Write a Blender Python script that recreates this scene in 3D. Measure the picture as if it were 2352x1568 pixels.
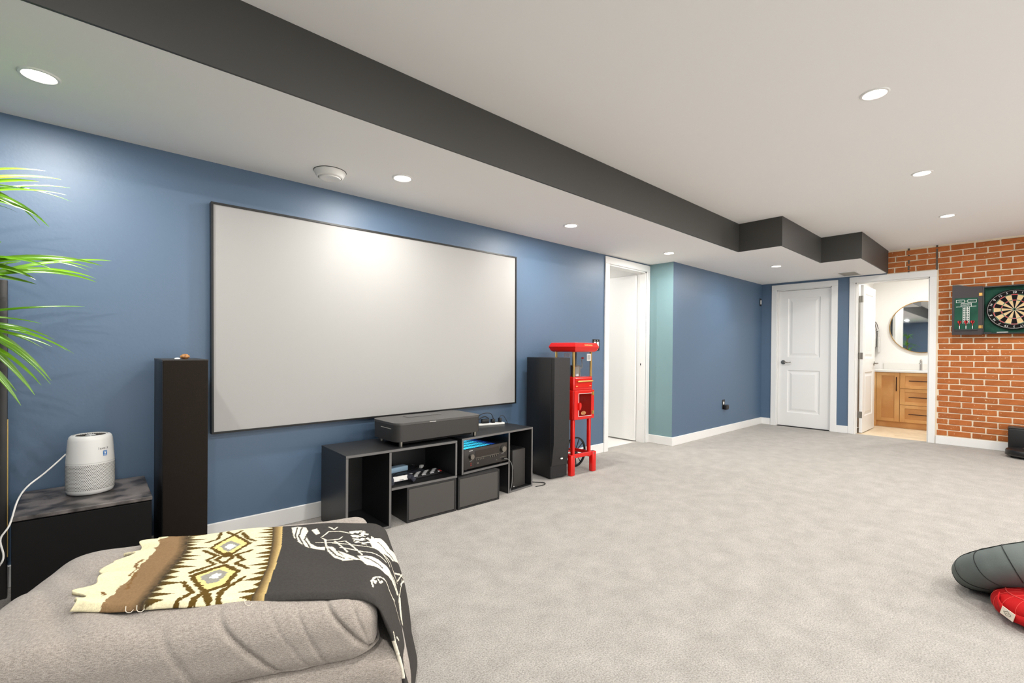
import bpy, bmesh, math, random
import numpy as np
from mathutils import Matrix, Vector, Euler

for o in list(bpy.data.objects):
    bpy.data.objects.remove(o)
SC = bpy.context.scene
COL = SC.collection
random.seed(7)

# ------------------------------------------------------------------ camera, world, exposure
H = 1.0974                                  # camera height
FPX, CX, CY = 1083.0, 1176.0, 811.17        # focal length and principal point in pixels of 2352x1568
FW = Vector((0.67267877, 0.73991164, -0.00583415))
RT = Vector((0.73993083, -0.67262909, 0.00851312))
UP = Vector((-0.00237474, 0.01004346, 0.99994674))
cam = bpy.data.objects.new('camera', bpy.data.cameras.new('camera'))
COL.objects.link(cam)
cam.data.sensor_fit = 'HORIZONTAL'
cam.data.sensor_width = 36.0
cam.data.lens = 36.0 * FPX / 2352.0
cam.data.shift_y = (CY - 784.0) / 2352.0
cam.data.clip_start = 0.02
Rm = Matrix((RT, UP, -FW)).transposed()
cam.matrix_world = Matrix.Translation((0, 0, H)) @ Rm.to_4x4()
SC.camera = cam

w = bpy.data.worlds.new('world')
SC.world = w
w.use_nodes = True
w.node_tree.nodes['Background'].inputs[0].default_value = (1.0, 0.995, 0.985, 1)
w.node_tree.nodes['Background'].inputs[1].default_value = 1.25  # even white fill light, entering through the opening added on the right

SC.view_settings.view_transform = 'Standard'
SC.view_settings.look = 'None'
SC.view_settings.gamma = 1.0
SC.view_settings.use_curve_mapping = False
SC.view_settings.exposure = 0.82
SC.cycles.use_denoising = True
SC.cycles.max_bounces = 7
SC.cycles.use_adaptive_sampling = True
SC.cycles.adaptive_threshold = 0.09
SC.cycles.adaptive_min_samples = 16
SC.cycles.diffuse_bounces = 4
SC.cycles.glossy_bounces = 3
SC.cycles.transmission_bounces = 4
SC.cycles.transparent_max_bounces = 8
SC.cycles.sample_clamp_indirect = 6.0
LAMP_W = 12.0                               # watts of each recessed light in the main ceiling
LAMP_LOW = 8.0                              # watts of each one in the low ceiling
LAMP_COL = (1.0, 0.985, 0.955)

# ------------------------------------------------------------------ room dimensions (metres)
YL, YB, XF, XT = 3.127, 2.808, 7.775, 5.085   # left wall, bumped wall, far wall, bump corner
ZL, ZH = 2.149, 2.439                         # soffit underside, main ceiling
XK, YR = -1.75, -2.6                          # wall behind the camera, right-hand wall
B1, B2, B3 = 2.074, 1.6615, 1.2736            # soffit face steps
BX1, BX2 = 5.077, 6.353

def at(px, py, Y=None, X=None, Z=None):
    """point of the world seen at a pixel of the photograph, at a known Y, X or Z"""
    d = FW + RT * ((px - CX) / FPX) - UP * ((py - CY) / FPX)
    t = Y / d.y if Y is not None else X / d.x if X is not None else (Z - H) / d.z
    return Vector((0, 0, H)) + d * t

# ------------------------------------------------------------------ materials
def lin(c):
    if isinstance(c, str):
        c = tuple(int(c[i:i + 2], 16) for i in (1, 3, 5))
    return tuple(((v / 255) / 12.92 if v / 255 <= 0.04045 else ((v / 255 + 0.055) / 1.055) ** 2.4) for v in c) + (1.0,)

MATS = {}
def mat(name, color, rough=0.5, metal=0.0, spec=0.5, noise=None, bump=None, emit=None, trans=0.0, alpha=None, coat=0.0, rnd=0.0, wave=None, aniso=0.0):
    """principled material; noise=(scale, second colour, contrast), bump=(scale, strength, detail)"""
    m = bpy.data.materials.new(name)
    m.use_nodes = True
    nt = m.node_tree
    N, L = nt.nodes, nt.links
    p = N['Principled BSDF']
    col = lin(color)
    p.inputs['Base Color'].default_value = col
    p.inputs['Roughness'].default_value = rough
    p.inputs['Metallic'].default_value = metal
    p.inputs['Specular IOR Level'].default_value = spec
    p.inputs['Coat Weight'].default_value = coat
    p.inputs['Anisotropic'].default_value = aniso
    if trans:
        p.inputs['Transmission Weight'].default_value = trans
        p.inputs['IOR'].default_value = 1.45
    if alpha is not None:
        p.inputs['Alpha'].default_value = alpha
    if emit:
        p.inputs['Emission Color'].default_value = lin(emit[0])
        p.inputs['Emission Strength'].default_value = emit[1]
    tc = N.new('ShaderNodeTexCoord')
    src = None
    if noise:
        n = N.new('ShaderNodeTexNoise')
        n.inputs['Scale'].default_value = noise[0]
        n.inputs['Detail'].default_value = 5
        L.new(tc.outputs['Object'], n.inputs['Vector'])
        r = N.new('ShaderNodeValToRGB')
        c = noise[2] if len(noise) > 2 else 0.2
        r.color_ramp.elements[0].position = 0.5 - c
        r.color_ramp.elements[1].position = 0.5 + c
        r.color_ramp.elements[0].color = col
        r.color_ramp.elements[1].color = lin(noise[1])
        L.new(n.outputs['Fac'], r.inputs['Fac'])
        src = r.outputs['Color']
    if wave:
        wv = N.new('ShaderNodeTexWave')
        wv.bands_direction = wave[2] if len(wave) > 2 else 'X'
        wv.inputs['Scale'].default_value = wave[0]
        wv.inputs['Distortion'].default_value = 6
        wv.inputs['Detail'].default_value = 4
        wv.inputs['Detail Scale'].default_value = 1.5
        L.new(tc.outputs['Object'], wv.inputs['Vector'])
        r = N.new('ShaderNodeValToRGB')
        r.color_ramp.elements[0].color = col
        r.color_ramp.elements[1].color = lin(wave[1])
        L.new(wv.outputs['Fac'], r.inputs['Fac'])
        src = r.outputs['Color']
    if rnd:
        oi = N.new('ShaderNodeObjectInfo')
        mr = N.new('ShaderNodeMapRange')
        mr.inputs['To Min'].default_value = 1 - rnd
        mr.inputs['To Max'].default_value = 1 + rnd
        L.new(oi.outputs['Random'], mr.inputs['Value'])
        hs = N.new('ShaderNodeHueSaturation')
        hs.inputs['Color'].default_value = col
        if src:
            L.new(src, hs.inputs['Color'])
        L.new(mr.outputs['Result'], hs.inputs['Value'])
        src = hs.outputs['Color']
    if src:
        L.new(src, p.inputs['Base Color'])
    if bump:
        n = N.new('ShaderNodeTexNoise')
        n.inputs['Scale'].default_value = bump[0]
        n.inputs['Detail'].default_value = bump[2] if len(bump) > 2 else 3
        L.new(tc.outputs['Object'], n.inputs['Vector'])
        b = N.new('ShaderNodeBump')
        b.inputs['Strength'].default_value = bump[1]
        b.inputs['Distance'].default_value = bump[3] if len(bump) > 3 else 0.004
        L.new(n.outputs['Fac'], b.inputs['Height'])
        L.new(b.outputs['Normal'], p.inputs['Normal'])
    MATS[name] = m
    return m

mat('blue_paint', (75, 100, 126), 0.5, spec=0.85, bump=(70, 0.10, 2, 0.003))
mat('teal_tone', (122, 152, 156), 0.5, bump=(70, 0.08, 2, 0.003))  # even teal tone of the return wall
mat('white_ceiling', (240, 239, 237), 0.85, spec=0.2)
mat('white_wall', (238, 236, 232), 0.6, spec=0.3)
mat('white_trim', (232, 231, 228), 0.38)
mat('charcoal_paint', (66, 65, 62), 0.5, spec=0.4)
mat('mortar', (230, 214, 188), 0.9, spec=0.1, bump=(160, 0.5, 4))
mat('seam_grey', (92, 82, 72), 0.8)
mat('black_metal', (22, 22, 22), 0.4, metal=0.2)
mat('black_plastic', (18, 18, 19), 0.38)
mat('black_matte', (15, 14, 14), 0.75, spec=0.25)
mat('black_laminate', (27, 27, 28), 0.42, spec=0.6, noise=(220, (33, 33, 34)))
mat('worn_top', (42, 40, 40), 0.38, noise=(9, (120, 112, 108), 0.09), bump=(60, 0.15))
mat('grille_cloth', (35, 29, 24), 0.9, spec=0.15, bump=(600, 0.4))
mat('speaker_side', (24, 24, 26), 0.45)
mat('chrome', (200, 200, 200), 0.14, metal=1.0)
mat('nickel', (150, 146, 138), 0.28, metal=1.0)
mat('brass', (214, 168, 92), 0.25, metal=1.0)
mat('gold_post', (198, 168, 104), 0.35, metal=0.8)
mat('red_enamel', (214, 22, 14), 0.25, coat=0.3)
mat('dark_red', (150, 10, 8), 0.4)
mat('white_plastic', (228, 226, 221), 0.35)
mat('cord_white', (225, 222, 216), 0.5)
mat('cord_black', (18, 18, 18), 0.5)
mat('cord_grey', (120, 120, 118), 0.5)
mat('hole_dark', (62, 56, 50), 0.9)
mat('sticker_blue', (48, 120, 190), 0.5)
mat('print_grey', (92, 88, 86), 0.6)
mat('print_white', (230, 230, 226), 0.6)
mat('print_gold', (232, 200, 120), 0.5)
mat('mirror', (235, 238, 238), 0.02, metal=1.0)
mat('glass', (60, 66, 70), 0.02, alpha=0.10, spec=0.5)
mat('red_glass', (120, 20, 16), 0.05, alpha=0.15, spec=0.5)
mat('oak', (205, 150, 88), 0.5, noise=(5, (222, 172, 110)), wave=(1.4, (222, 174, 114), 'X'))
mat('oak_panel', (192, 134, 74), 0.5, wave=(1.7, (212, 158, 98), 'X'))
mat('bronze', (60, 32, 22), 0.45, metal=0.5)
mat('plank', (214, 192, 160), 0.45, noise=(12, (228, 210, 182)), rnd=0.06)
mat('tile', (236, 232, 226), 0.3, rnd=0.03)
mat('towel', (196, 194, 190), 0.95, noise=(60, (222, 220, 216)), bump=(300, 0.5))
mat('downlight_lens', (255, 255, 255), 0.5, emit=((255, 246, 230), 9.0))
mat('green_felt', (36, 72, 60), 0.9, spec=0.15, noise=(12, (46, 88, 72)))
mat('cabinet_plum', (44, 36, 38), 0.5)
mat('dart_black', (20, 18, 18), 0.85, spec=0.2)
mat('dart_cream', (216, 186, 138), 0.85, spec=0.2)
mat('dart_red', (196, 44, 46), 0.8)
mat('dart_green', (34, 104, 66), 0.8)
mat('dart_wire', (190, 188, 184), 0.35, metal=0.9)
mat('leaf', (68, 124, 16), 0.26, spec=0.6, noise=(6, (116, 164, 26), 0.22), rnd=0.22)
mat('stem', (120, 104, 66), 0.8, bump=(80, 0.5))
mat('pot', (52, 50, 48), 0.5)
mat('soil', (48, 34, 24), 0.95, bump=(120, 0.8))
mat('cushion_grey', (92, 98, 96), 0.85, spec=0.2, bump=(420, 0.35), noise=(5, (104, 110, 106)))
mat('cushion_red', (182, 24, 26), 0.8, spec=0.2, bump=(420, 0.35))
mat('seam_dark', (30, 34, 32), 0.9)
mat('seam_red', (214, 70, 64), 0.9)
mat('label_cloth', (226, 214, 196), 0.9)
mat('wood_shell', (196, 140, 74), 0.5, noise=(90, (120, 74, 40)))
mat('amber_panel', (226, 132, 20), 0.3)
mat('dark_glass', (14, 14, 15), 0.08, spec=0.7)
mat('graphite', (58, 56, 54), 0.42, metal=0.25)
mat('graphite_top', (84, 82, 80), 0.35, metal=0.3)
mat('receiver_face', (54, 50, 47), 0.42, metal=0.3)
mat('display_glass', (44, 36, 31), 0.15)
mat('led_cyan', (20, 120, 150), 0.5, emit=((70, 214, 255), 5.0))
mat('led_blue', (20, 50, 140), 0.5, emit=((60, 110, 255), 2.2))
mat('brick_blue_lit', (176, 208, 232), 0.5)  # white casing with the blue LED light put into its colour
mat('drawer_face', (76, 73, 70), 0.42, spec=0.5)
mat('sheen_grey', (104, 102, 100), 0.45)  # pale grey for the sheen painted on the shelf front edges
mat('laptop_grey', (60, 64, 74), 0.4, metal=0.4)
mat('key_black', (26, 26, 27), 0.5)
mat('key_white', (196, 196, 196), 0.5)
mat('key_red', (150, 40, 36), 0.5)
mat('pad_grip', (52, 54, 66), 0.6)
mat('vent_grey', (168, 166, 160), 0.6)
mat('dark_gap', (30, 29, 28), 0.9)

# carpet: short pile with broad brushed patches and a fine tuft relief
def carpet():
    m = mat('carpet', (182, 175, 166), 1.0, spec=0.05)
    nt = m.node_tree; N, L = nt.nodes, nt.links; p = N['Principled BSDF']
    p.inputs['Sheen Weight'].default_value = 0.25
    tc = N.new('ShaderNodeTexCoord')
    def nz(scale, detail, rough=0.55):
        n = N.new('ShaderNodeTexNoise'); n.inputs['Scale'].default_value = scale
        n.inputs['Detail'].default_value = detail; n.inputs['Roughness'].default_value = rough
        L.new(tc.outputs['Object'], n.inputs['Vector']); return n.outputs['Fac']
    def ramp(v, a, b, ca, cb):
        r = N.new('ShaderNodeValToRGB'); r.color_ramp.elements[0].position = a; r.color_ramp.elements[1].position = b
        r.color_ramp.elements[0].color = lin(ca); r.color_ramp.elements[1].color = lin(cb); L.new(v, r.inputs['Fac']); return r.outputs['Color']
    big = ramp(nz(7, 8, 0.72), 0.36, 0.64, (178, 172, 164), (198, 192, 184))
    fine = ramp(nz(170, 4, 0.7), 0.30, 0.62, (120, 112, 103), (255, 255, 255))
    mx = N.new('ShaderNodeMix'); mx.data_type = 'RGBA'; mx.blend_type = 'MULTIPLY'; mx.inputs['Factor'].default_value = 0.75
    L.new(big, mx.inputs['A']); L.new(fine, mx.inputs['B']); L.new(mx.outputs['Result'], p.inputs['Base Color'])
    b = N.new('ShaderNodeBump'); b.inputs['Strength'].default_value = 0.75; b.inputs['Distance'].default_value = 0.008
    L.new(nz(150, 5, 0.7), b.inputs['Height']); L.new(b.outputs['Normal'], p.inputs['Normal'])
carpet()

# brick: burnt orange with pale flecks, each brick a shade of its own
def brick_material():
    m = mat('brick', (162, 92, 48), 0.85, spec=0.2, noise=(9, (184, 110, 60), 0.25), rnd=0.12, bump=(90, 0.5, 4))
    nt = m.node_tree; N, L = nt.nodes, nt.links; p = N['Principled BSDF']
    tc = N.new('ShaderNodeTexCoord')
    oi = N.new('ShaderNodeObjectInfo')
    add = N.new('ShaderNodeVectorMath'); add.operation = 'ADD'
    L.new(tc.outputs['Object'], add.inputs[0]); L.new(oi.outputs['Location'], add.inputs[1])
    n = N.new('ShaderNodeTexNoise'); n.inputs['Scale'].default_value = 42; n.inputs['Detail'].default_value = 6
    n.inputs['Roughness'].default_value = 0.75
    L.new(add.outputs[0], n.inputs['Vector'])
    r = N.new('ShaderNodeValToRGB'); r.color_ramp.elements[0].position = 0.625; r.color_ramp.elements[1].position = 0.66
    L.new(n.outputs['Fac'], r.inputs['Fac'])
    src = p.inputs['Base Color'].links[0].from_socket
    mx = N.new('ShaderNodeMix'); mx.data_type = 'RGBA'
    L.new(r.outputs['Color'], mx.inputs['Factor']); L.new(src, mx.inputs['A']); mx.inputs['B'].default_value = lin((226, 204, 172))
    L.new(mx.outputs['Result'], p.inputs['Base Color'])
brick_material()

# woven upholstery
def upholstery():
    m = mat('upholstery', (150, 141, 132), 0.95, spec=0.1)
    nt = m.node_tree; N, L = nt.nodes, nt.links; p = N['Principled BSDF']
    p.inputs['Sheen Weight'].default_value = 0.2
    tc = N.new('ShaderNodeTexCoord')
    def nz(sc, detail, stretch=(1, 1, 1)):
        mp = N.new('ShaderNodeMapping'); mp.inputs['Scale'].default_value = stretch
        L.new(tc.outputs['Object'], mp.inputs['Vector'])
        n = N.new('ShaderNodeTexNoise'); n.inputs['Scale'].default_value = sc; n.inputs['Detail'].default_value = detail
        L.new(mp.outputs['Vector'], n.inputs['Vector']); return n.outputs['Fac']
    a = nz(520, 2, (0.22, 1, 1)); c = nz(520, 2, (1, 0.22, 1))
    ad = N.new('ShaderNodeMath'); ad.operation = 'ADD'; L.new(a, ad.inputs[0]); L.new(c, ad.inputs[1])
    r = N.new('ShaderNodeValToRGB'); r.color_ramp.elements[0].position = 0.36; r.color_ramp.elements[1].position = 0.64
    r.color_ramp.elements[0].color = lin((136, 127, 118)); r.color_ramp.elements[1].color = lin((178, 168, 158))
    hf = N.new('ShaderNodeMath'); hf.operation = 'MULTIPLY'; hf.inputs[1].default_value = 0.5
    L.new(ad.outputs[0], hf.inputs[0]); L.new(hf.outputs[0], r.inputs['Fac']); L.new(r.outputs['Color'], p.inputs['Base Color'])
    b = N.new('ShaderNodeBump'); b.inputs['Strength'].default_value = 0.5; b.inputs['Distance'].default_value = 0.002
    L.new(ad.outputs[0], b.inputs['Height']); L.new(b.outputs['Normal'], p.inputs['Normal'])
upholstery()

# projection screen: pale grey with horizontal micro-grooves that smear reflections vertically
def screen_material():
    m = mat('screen_cloth', (172, 170, 167), 0.42, spec=0.07, aniso=0.8)
    m.node_tree.nodes['Principled BSDF'].inputs['Anisotropic Rotation'].default_value = 0.25
    nt = m.node_tree; N, L = nt.nodes, nt.links; p = N['Principled BSDF']
    t = N.new('ShaderNodeTangent'); t.direction_type = 'RADIAL'; t.axis = 'Z'
    L.new(t.outputs['Tangent'], p.inputs['Tangent'])
screen_material()

def vcol(name, rough=0.95, bump=300):
    m = mat(name, (200, 200, 200), rough, spec=0.1, bump=(bump, 0.5, 3, 0.002))
    nt = m.node_tree; N, L = nt.nodes, nt.links
    a = N.new('ShaderNodeVertexColor'); a.layer_name = 'print'
    L.new(a.outputs['Color'], N['Principled BSDF'].inputs['Base Color'])
    return m
vcol('blanket_weave')

# ------------------------------------------------------------------ building helpers
class B:
    """collects shapes; obj() links them as one mesh object"""
    def __init__(self):
        self.v = []; self.f = []; self.fm = []; self.mi = 0
    def _bm(self, bm, M=None):
        bm.verts.index_update()
        o = len(self.v)
        for x in bm.verts:
            self.v.append(tuple(M @ x.co if M else x.co))
        for x in bm.faces:
            self.f.append([o + q.index for q in x.verts]); self.fm.append(self.mi)
        bm.free()
    def box(self, x0, x1, y0, y1, z0, z1, bev=0.0, seg=2, M=None):
        bm = bmesh.new()
        bmesh.ops.create_cube(bm, size=1, matrix=Matrix.Translation(((x0 + x1) / 2, (y0 + y1) / 2, (z0 + z1) / 2)) @ Matrix.Diagonal((abs(x1 - x0), abs(y1 - y0), abs(z1 - z0), 1)))
        if bev:
            bmesh.ops.bevel(bm, geom=bm.edges[:], offset=bev, segments=seg, profile=0.5, affect='EDGES')
        self._bm(bm, M); return self
    def cyl(self, p0, p1, r0, r1=None, n=20, caps=True):
        p0, p1 = Vector(p0), Vector(p1); r1 = r0 if r1 is None else r1
        d = p1 - p0; q = d.to_track_quat('Z', 'Y').to_matrix().to_4x4()
        bm = bmesh.new()
        bmesh.ops.create_cone(bm, cap_ends=caps, segments=n, radius1=r0, radius2=r1, depth=d.length)
        self._bm(bm, Matrix.Translation((p0 + p1) / 2) @ q); return self
    def tube(self, pts, r, n=8, closed=False, caps=True):
        pts = [Vector(p) for p in pts]; k = len(pts); o = len(self.v)
        rs = r if isinstance(r, (list, tuple)) else [r] * k
        up = None
        for i, p in enumerate(pts):
            if closed:
                t = pts[(i + 1) % k] - pts[i - 1]
            else:
                t = pts[min(i + 1, k - 1)] - pts[max(i - 1, 0)]
            t.normalize()
            if up is None:
                up = t.orthogonal().normalized()
            up = (up - t * up.dot(t))
            up = up.normalized() if up.length > 1e-6 else t.orthogonal().normalized()
            s = t.cross(up)
            for j in range(n):
                a = 2 * math.pi * j / n
                self.v.append(tuple(p + (up * math.cos(a) + s * math.sin(a)) * rs[i]))
        for i in range(k if closed else k - 1):
            for j in range(n):
                a, b = o + i * n + j, o + i * n + (j + 1) % n
                c, d = o + ((i + 1) % k) * n + (j + 1) % n, o + ((i + 1) % k) * n + j
                self.f.append([a, b, c, d]); self.fm.append(self.mi)
        if not closed and caps:
            self.f.append([o + j for j in range(n)][::-1]); self.fm.append(self.mi)
            self.f.append([o + (k - 1) * n + j for j in range(n)]); self.fm.append(self.mi)
        return self
    def lathe(self, prof, n=32, c=(0, 0, 0), sx=1, sy=1, M=None, cap=True):
        """revolve (r, z) pairs about the z axis"""
        o = len(self.v); c = Vector(c)
        for r, z in prof:
            for j in range(n):
                a = 2 * math.pi * j / n
                p = c + Vector((r * sx * math.cos(a), r * sy * math.sin(a), z))
                self.v.append(tuple(M @ p if M else p))
        for i in range(len(prof) - 1):
            for j in range(n):
                self.f.append([o + i * n + j, o + i * n + (j + 1) % n, o + (i + 1) * n + (j + 1) % n, o + (i + 1) * n + j]); self.fm.append(self.mi)
        if cap and prof[0][0] > 1e-5:
            self.f.append([o + j for j in range(n)][::-1]); self.fm.append(self.mi)
        if cap and prof[-1][0] > 1e-5:
            self.f.append([o + (len(prof) - 1) * n + j for j in range(n)]); self.fm.append(self.mi)
        return self
    def prism(self, pts, d0, d1, axis='y', M=None):
        """extrude a 2-D outline: axis y -> (x, z) outline, axis x -> (y, z), axis z -> (x, y)"""
        o = len(self.v); k = len(pts)
        for d in (d0, d1):
            for a, b in pts:
                p = Vector({'y': (a, d, b), 'x': (d, a, b), 'z': (a, b, d)}[axis])
                self.v.append(tuple(M @ p if M else p))
        self.f.append([o + i for i in range(k)]); self.f.append([o + k + i for i in range(k)][::-1]); self.fm += [self.mi] * 2
        for i in range(k):
            j = (i + 1) % k
            self.f.append([o + i, o + k + i, o + k + j, o + j]); self.fm.append(self.mi)
        return self
    def grid(self, P):
        """P[i][j] points -> quads"""
        o = len(self.v); a, b = len(P), len(P[0])
        for row in P:
            for p in row:
                self.v.append(tuple(p))
        for i in range(a - 1):
            for j in range(b - 1):
                self.f.append([o + i * b + j, o + (i + 1) * b + j, o + (i + 1) * b + j + 1, o + i * b + j + 1]); self.fm.append(self.mi)
        return self
    def faces(self, V, F):
        o = len(self.v); self.v += [tuple(p) for p in V]
        for f in F:
            self.f.append([o + i for i in f]); self.fm.append(self.mi)
        return self
    def mesh(self, name, mats, smooth=35):
        me = bpy.data.meshes.new(name)
        me.from_pydata(self.v, [], self.f); me.validate()
        for m in (mats if isinstance(mats, (list, tuple)) else [mats]):
            me.materials.append(MATS[m])
        if isinstance(mats, (list, tuple)) and len(me.polygons) == len(self.fm):
            me.polygons.foreach_set('material_index', self.fm)
        bm = bmesh.new(); bm.from_mesh(me)
        bmesh.ops.recalc_face_normals(bm, faces=bm.faces[:]); bm.to_mesh(me); bm.free()
        if smooth:
            me.polygons.foreach_set('use_smooth', [True] * len(me.polygons))
            me.set_sharp_from_angle(angle=math.radians(smooth))
        return me
    def obj(self, name, mats, parent=None, smooth=35, **kw):
        return put(name, self.mesh(name, mats, smooth), parent, **kw)

def put(name, me, parent=None, loc=(0, 0, 0), rot=(0, 0, 0), scale=(1, 1, 1)):
    o = bpy.data.objects.new(name, me)
    COL.objects.link(o)
    o.location, o.rotation_euler, o.scale = loc, rot, scale
    if parent is not None:
        o.parent = parent
    return o

def tag(o, label=None, cat=None, group=None, kind=None):
    if label: o['label'] = label
    if cat: o['category'] = cat
    if group: o['group'] = group
    if kind: o['kind'] = kind
    return o

def thing(name, label, cat, loc=(0, 0, 0), rz=0.0, group=None, kind=None):
    o = put(name, None, None, loc, (0, 0, rz))
    o.empty_display_size = 0.1
    return tag(o, label, cat, group, kind)

def struct(name, b, m, label=None, parent=None, smooth=0):
    o = b.obj(name, m, parent, smooth)
    if parent is None:
        o['kind'] = 'structure'
        if label: o['label'] = label
    return o

def text(s, size, m, parent, M, name='lettering', ext=0.0004, align='CENTER', sx=1.0):
    cu = bpy.data.curves.new('t', 'FONT')
    cu.body = s; cu.size = size; cu.align_x = align; cu.align_y = 'CENTER'; cu.extrude = ext
    t = bpy.data.objects.new('t', cu); COL.objects.link(t)
    bpy.context.view_layer.update()
    me = bpy.data.meshes.new_from_object(t.evaluated_get(bpy.context.evaluated_depsgraph_get()))
    bpy.data.objects.remove(t); bpy.data.curves.remove(cu)
    me.materials.clear(); me.materials.append(MATS[m])
    me.transform(M @ Matrix.Diagonal((sx, 1, 1, 1)))
    return put(name, me, parent)

def frame_M(o, x, y):
    """matrix with origin o and in-plane axes x, y (text plane)"""
    x, y = Vector(x).normalized(), Vector(y).normalized(); z = x.cross(y)
    M = Matrix((x, y, z)).transposed().to_4x4(); M.translation = Vector(o); return M

def bez(p0, p1, p2, p3, n=12):
    p0, p1, p2, p3 = map(Vector, (p0, p1, p2, p3)); out = []
    for i in range(n + 1):
        t = i / n; s = 1 - t
        out.append(p0 * s ** 3 + p1 * 3 * s * s * t + p2 * 3 * s * t * t + p3 * t ** 3)
    return out

def smooth_path(pts, n=6):
    """Catmull-Rom through points"""
    P = [Vector(p) for p in pts]; P = [P[0] * 2 - P[1]] + P + [P[-1] * 2 - P[-2]]; out = []
    for i in range(1, len(P) - 2):
        for k in range(n):
            t = k / n
            out.append(0.5 * ((2 * P[i]) + (P[i + 1] - P[i - 1]) * t + (2 * P[i - 1] - 5 * P[i] + 4 * P[i + 1] - P[i + 2]) * t * t + (3 * P[i] - P[i - 1] - 3 * P[i + 1] + P[i + 2]) * t ** 3))
    out.append(P[-2]); return out

# ------------------------------------------------------------------ room shell
b = B().box(XK, XF + 0.06, YR, YL + 0.10, -0.05, 0.0)
struct('floor', b, 'carpet', 'pale grey-beige short pile carpet')
struct('ceiling', B().box(XK - .1, XF + .1, YR - .1, YL + .1, ZH, ZH + 0.05), 'white_ceiling', 'matte white main ceiling')
SOF = [(XK, B1), (BX1, B1), (BX1, B2), (BX2, B2), (BX2, B3), (XF, B3), (XF, YL), (XK, YL)]
struct('ceiling_soffit', B().prism(SOF, ZL, ZL + 0.02, 'z'), 'white_ceiling', 'lower white ceiling over the screen side')
b = B()
for (x0, y0), (x1, y1) in zip(SOF[:5], SOF[1:6]):
    e = 0.012
    if y0 == y1:
        b.box(x0 - (e if x0 > XK else 0), x1, y0 - e, y0, ZL - 0.001, ZH - 0.0005)
    else:
        b.box(x0 - e, x0, y1, y0 - e, ZL - 0.001, ZH - 0.0005)
struct('trim_1', b, 'charcoal_paint', 'charcoal painted stepped soffit face')

# left wall with doorway
DX0, DX1, DTOP = 4.265, 5.020, 2.058
b = B().box(XK, DX0, YL, YL + .11, 0, ZL).box(DX0, DX1, YL, YL + .11, DTOP, ZL).box(DX1, XT, YL, YL + .11, 0, ZL)
struct('wall_left', b, 'blue_paint', 'long satin blue wall behind the screen')
struct('wall_teal', B().box(XT, XT + .11, YB + .001, YL + .11, 0, ZL), 'teal_tone', 'narrow teal return wall beside the doorway')
struct('wall_bump', B().box(XT + .0005, XF, YB, YB + .11, 0, ZL), 'blue_paint', 'blue wall between teal corner and far door')
# far wall: blue part with two openings, brick part as mortar bed with bricks
E0, E1, ETOP = 1.888, 2.588, 2.04        # closed door opening
G0, G1, GTOP = 0.850, 1.612, 2.057       # bathroom opening
b = B().box(XF, XF + .12, E1, YB + .11, 0, ZL).box(XF, XF + .12, E0, E1, ETOP, ZL).box(XF, XF + .12, G1, E0, 0, ZL).box(XF, XF + .12, B3, G1, GTOP, ZL)
struct('wall_far', b, 'blue_paint', 'blue far wall around the closed door')
b = B().box(XF, XF + .12, YR, G0, 0, ZH).box(XF, XF + .12, G0, B3, GTOP, ZH)
brick_wall = struct('wall_brick', b, 'mortar', 'orange brick wall with pale mortar')
b = B().box(XK - .1, -1.35, YR - .1, YR, 0, ZH).box(7.2, XF + .12, YR - .1, YR, 0, ZH).box(-1.35, 7.2, YR - .1, YR, 2.16, ZH)  # unseen wall; its wide opening is added to let in fill light
struct('wall_right', b, 'white_wall', 'white wall on the unseen side with a wide opening added for fill light')
b = B()
for k in range(6):
    b.box(-1.35 + k * 1.694, -1.27 + k * 1.694, YR - .08, YR - .02, 0, 2.16)
b.box(-1.35, 7.2, YR - .08, YR - .02, 2.09, 2.16).box(-1.35, 7.2, YR - .08, YR - .02, 0, .05)
struct('fill_opening', b, 'white_trim', 'white frame of the fill light opening added on the unseen side')
struct('wall_back', B().box(XK - .1, XK, YR, YL + .11, 0, ZH), 'blue_paint', 'blue wall behind the camera')

# bricks, one object each; alike bricks share one mesh
PITCH, RH, JT = 0.2105, 0.0702, 0.0135
variants = []
for k in range(5):
    rr = random.Random(k)
    bm = bmesh.new()
    bmesh.ops.create_cube(bm, size=1, matrix=Matrix.Diagonal((0.013, PITCH - JT, RH - JT + .002, 1)))
    bmesh.ops.bevel(bm, geom=[e for e in bm.edges], offset=0.0035, segments=1, affect='EDGES')
    for v in bm.verts:
        v.co += Vector((rr.uniform(-.0012, .0012), rr.uniform(-.0022, .0022), rr.uniform(-.0016, .0016)))
    me = bpy.data.meshes.new('brick'); bm.to_mesh(me); bm.free(); me.materials.append(MATS['brick']); variants.append(me)
def brick_at(y0, y1, zc):
    o = put('brick', random.choice(variants), brick_wall, (XF - 0.0015 + random.uniform(-.0012, .0012), (y0 + y1) / 2, zc), (0, 0, 0), (1, (y1 - y0) / (PITCH - JT), 1))
YBR = -0.62
far = []
row = 0
z = 0.104
while z < ZH - 0.02:
    top = min(z + RH, ZH)
    zc = (z + top) / 2
    # columns run from the casing (or the soffit over the doorway) towards the unseen right
    y_start = B3 - .004 if zc > 2.16 else 0.772
    off = (0.5 if row % 2 else 0.0) * PITCH + random.uniform(-.012, .012)
    y = 0.772 - PITCH + 0.105 - off + 6 * PITCH
    while y > YR:
        a, c = y - PITCH + JT / 2, y - JT / 2
        a2, c2 = max(a, YR + .005), min(c, y_start - .004)
        if c2 - a2 > 0.025:
            if c2 > YBR:
                brick_at(a2, c2, zc)
            else:
                far.append((a2, c2, zc))
        y -= PITCH
    z += RH
    row += 1
b = B()
for a, c, zc in far:
    b.box(XF - .008, XF + .004, a, c, zc - RH / 2 + JT / 2, zc + RH / 2 - JT / 2)
tag(b.obj('brick', 'brick', brick_wall, 0), kind='stuff')
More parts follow.
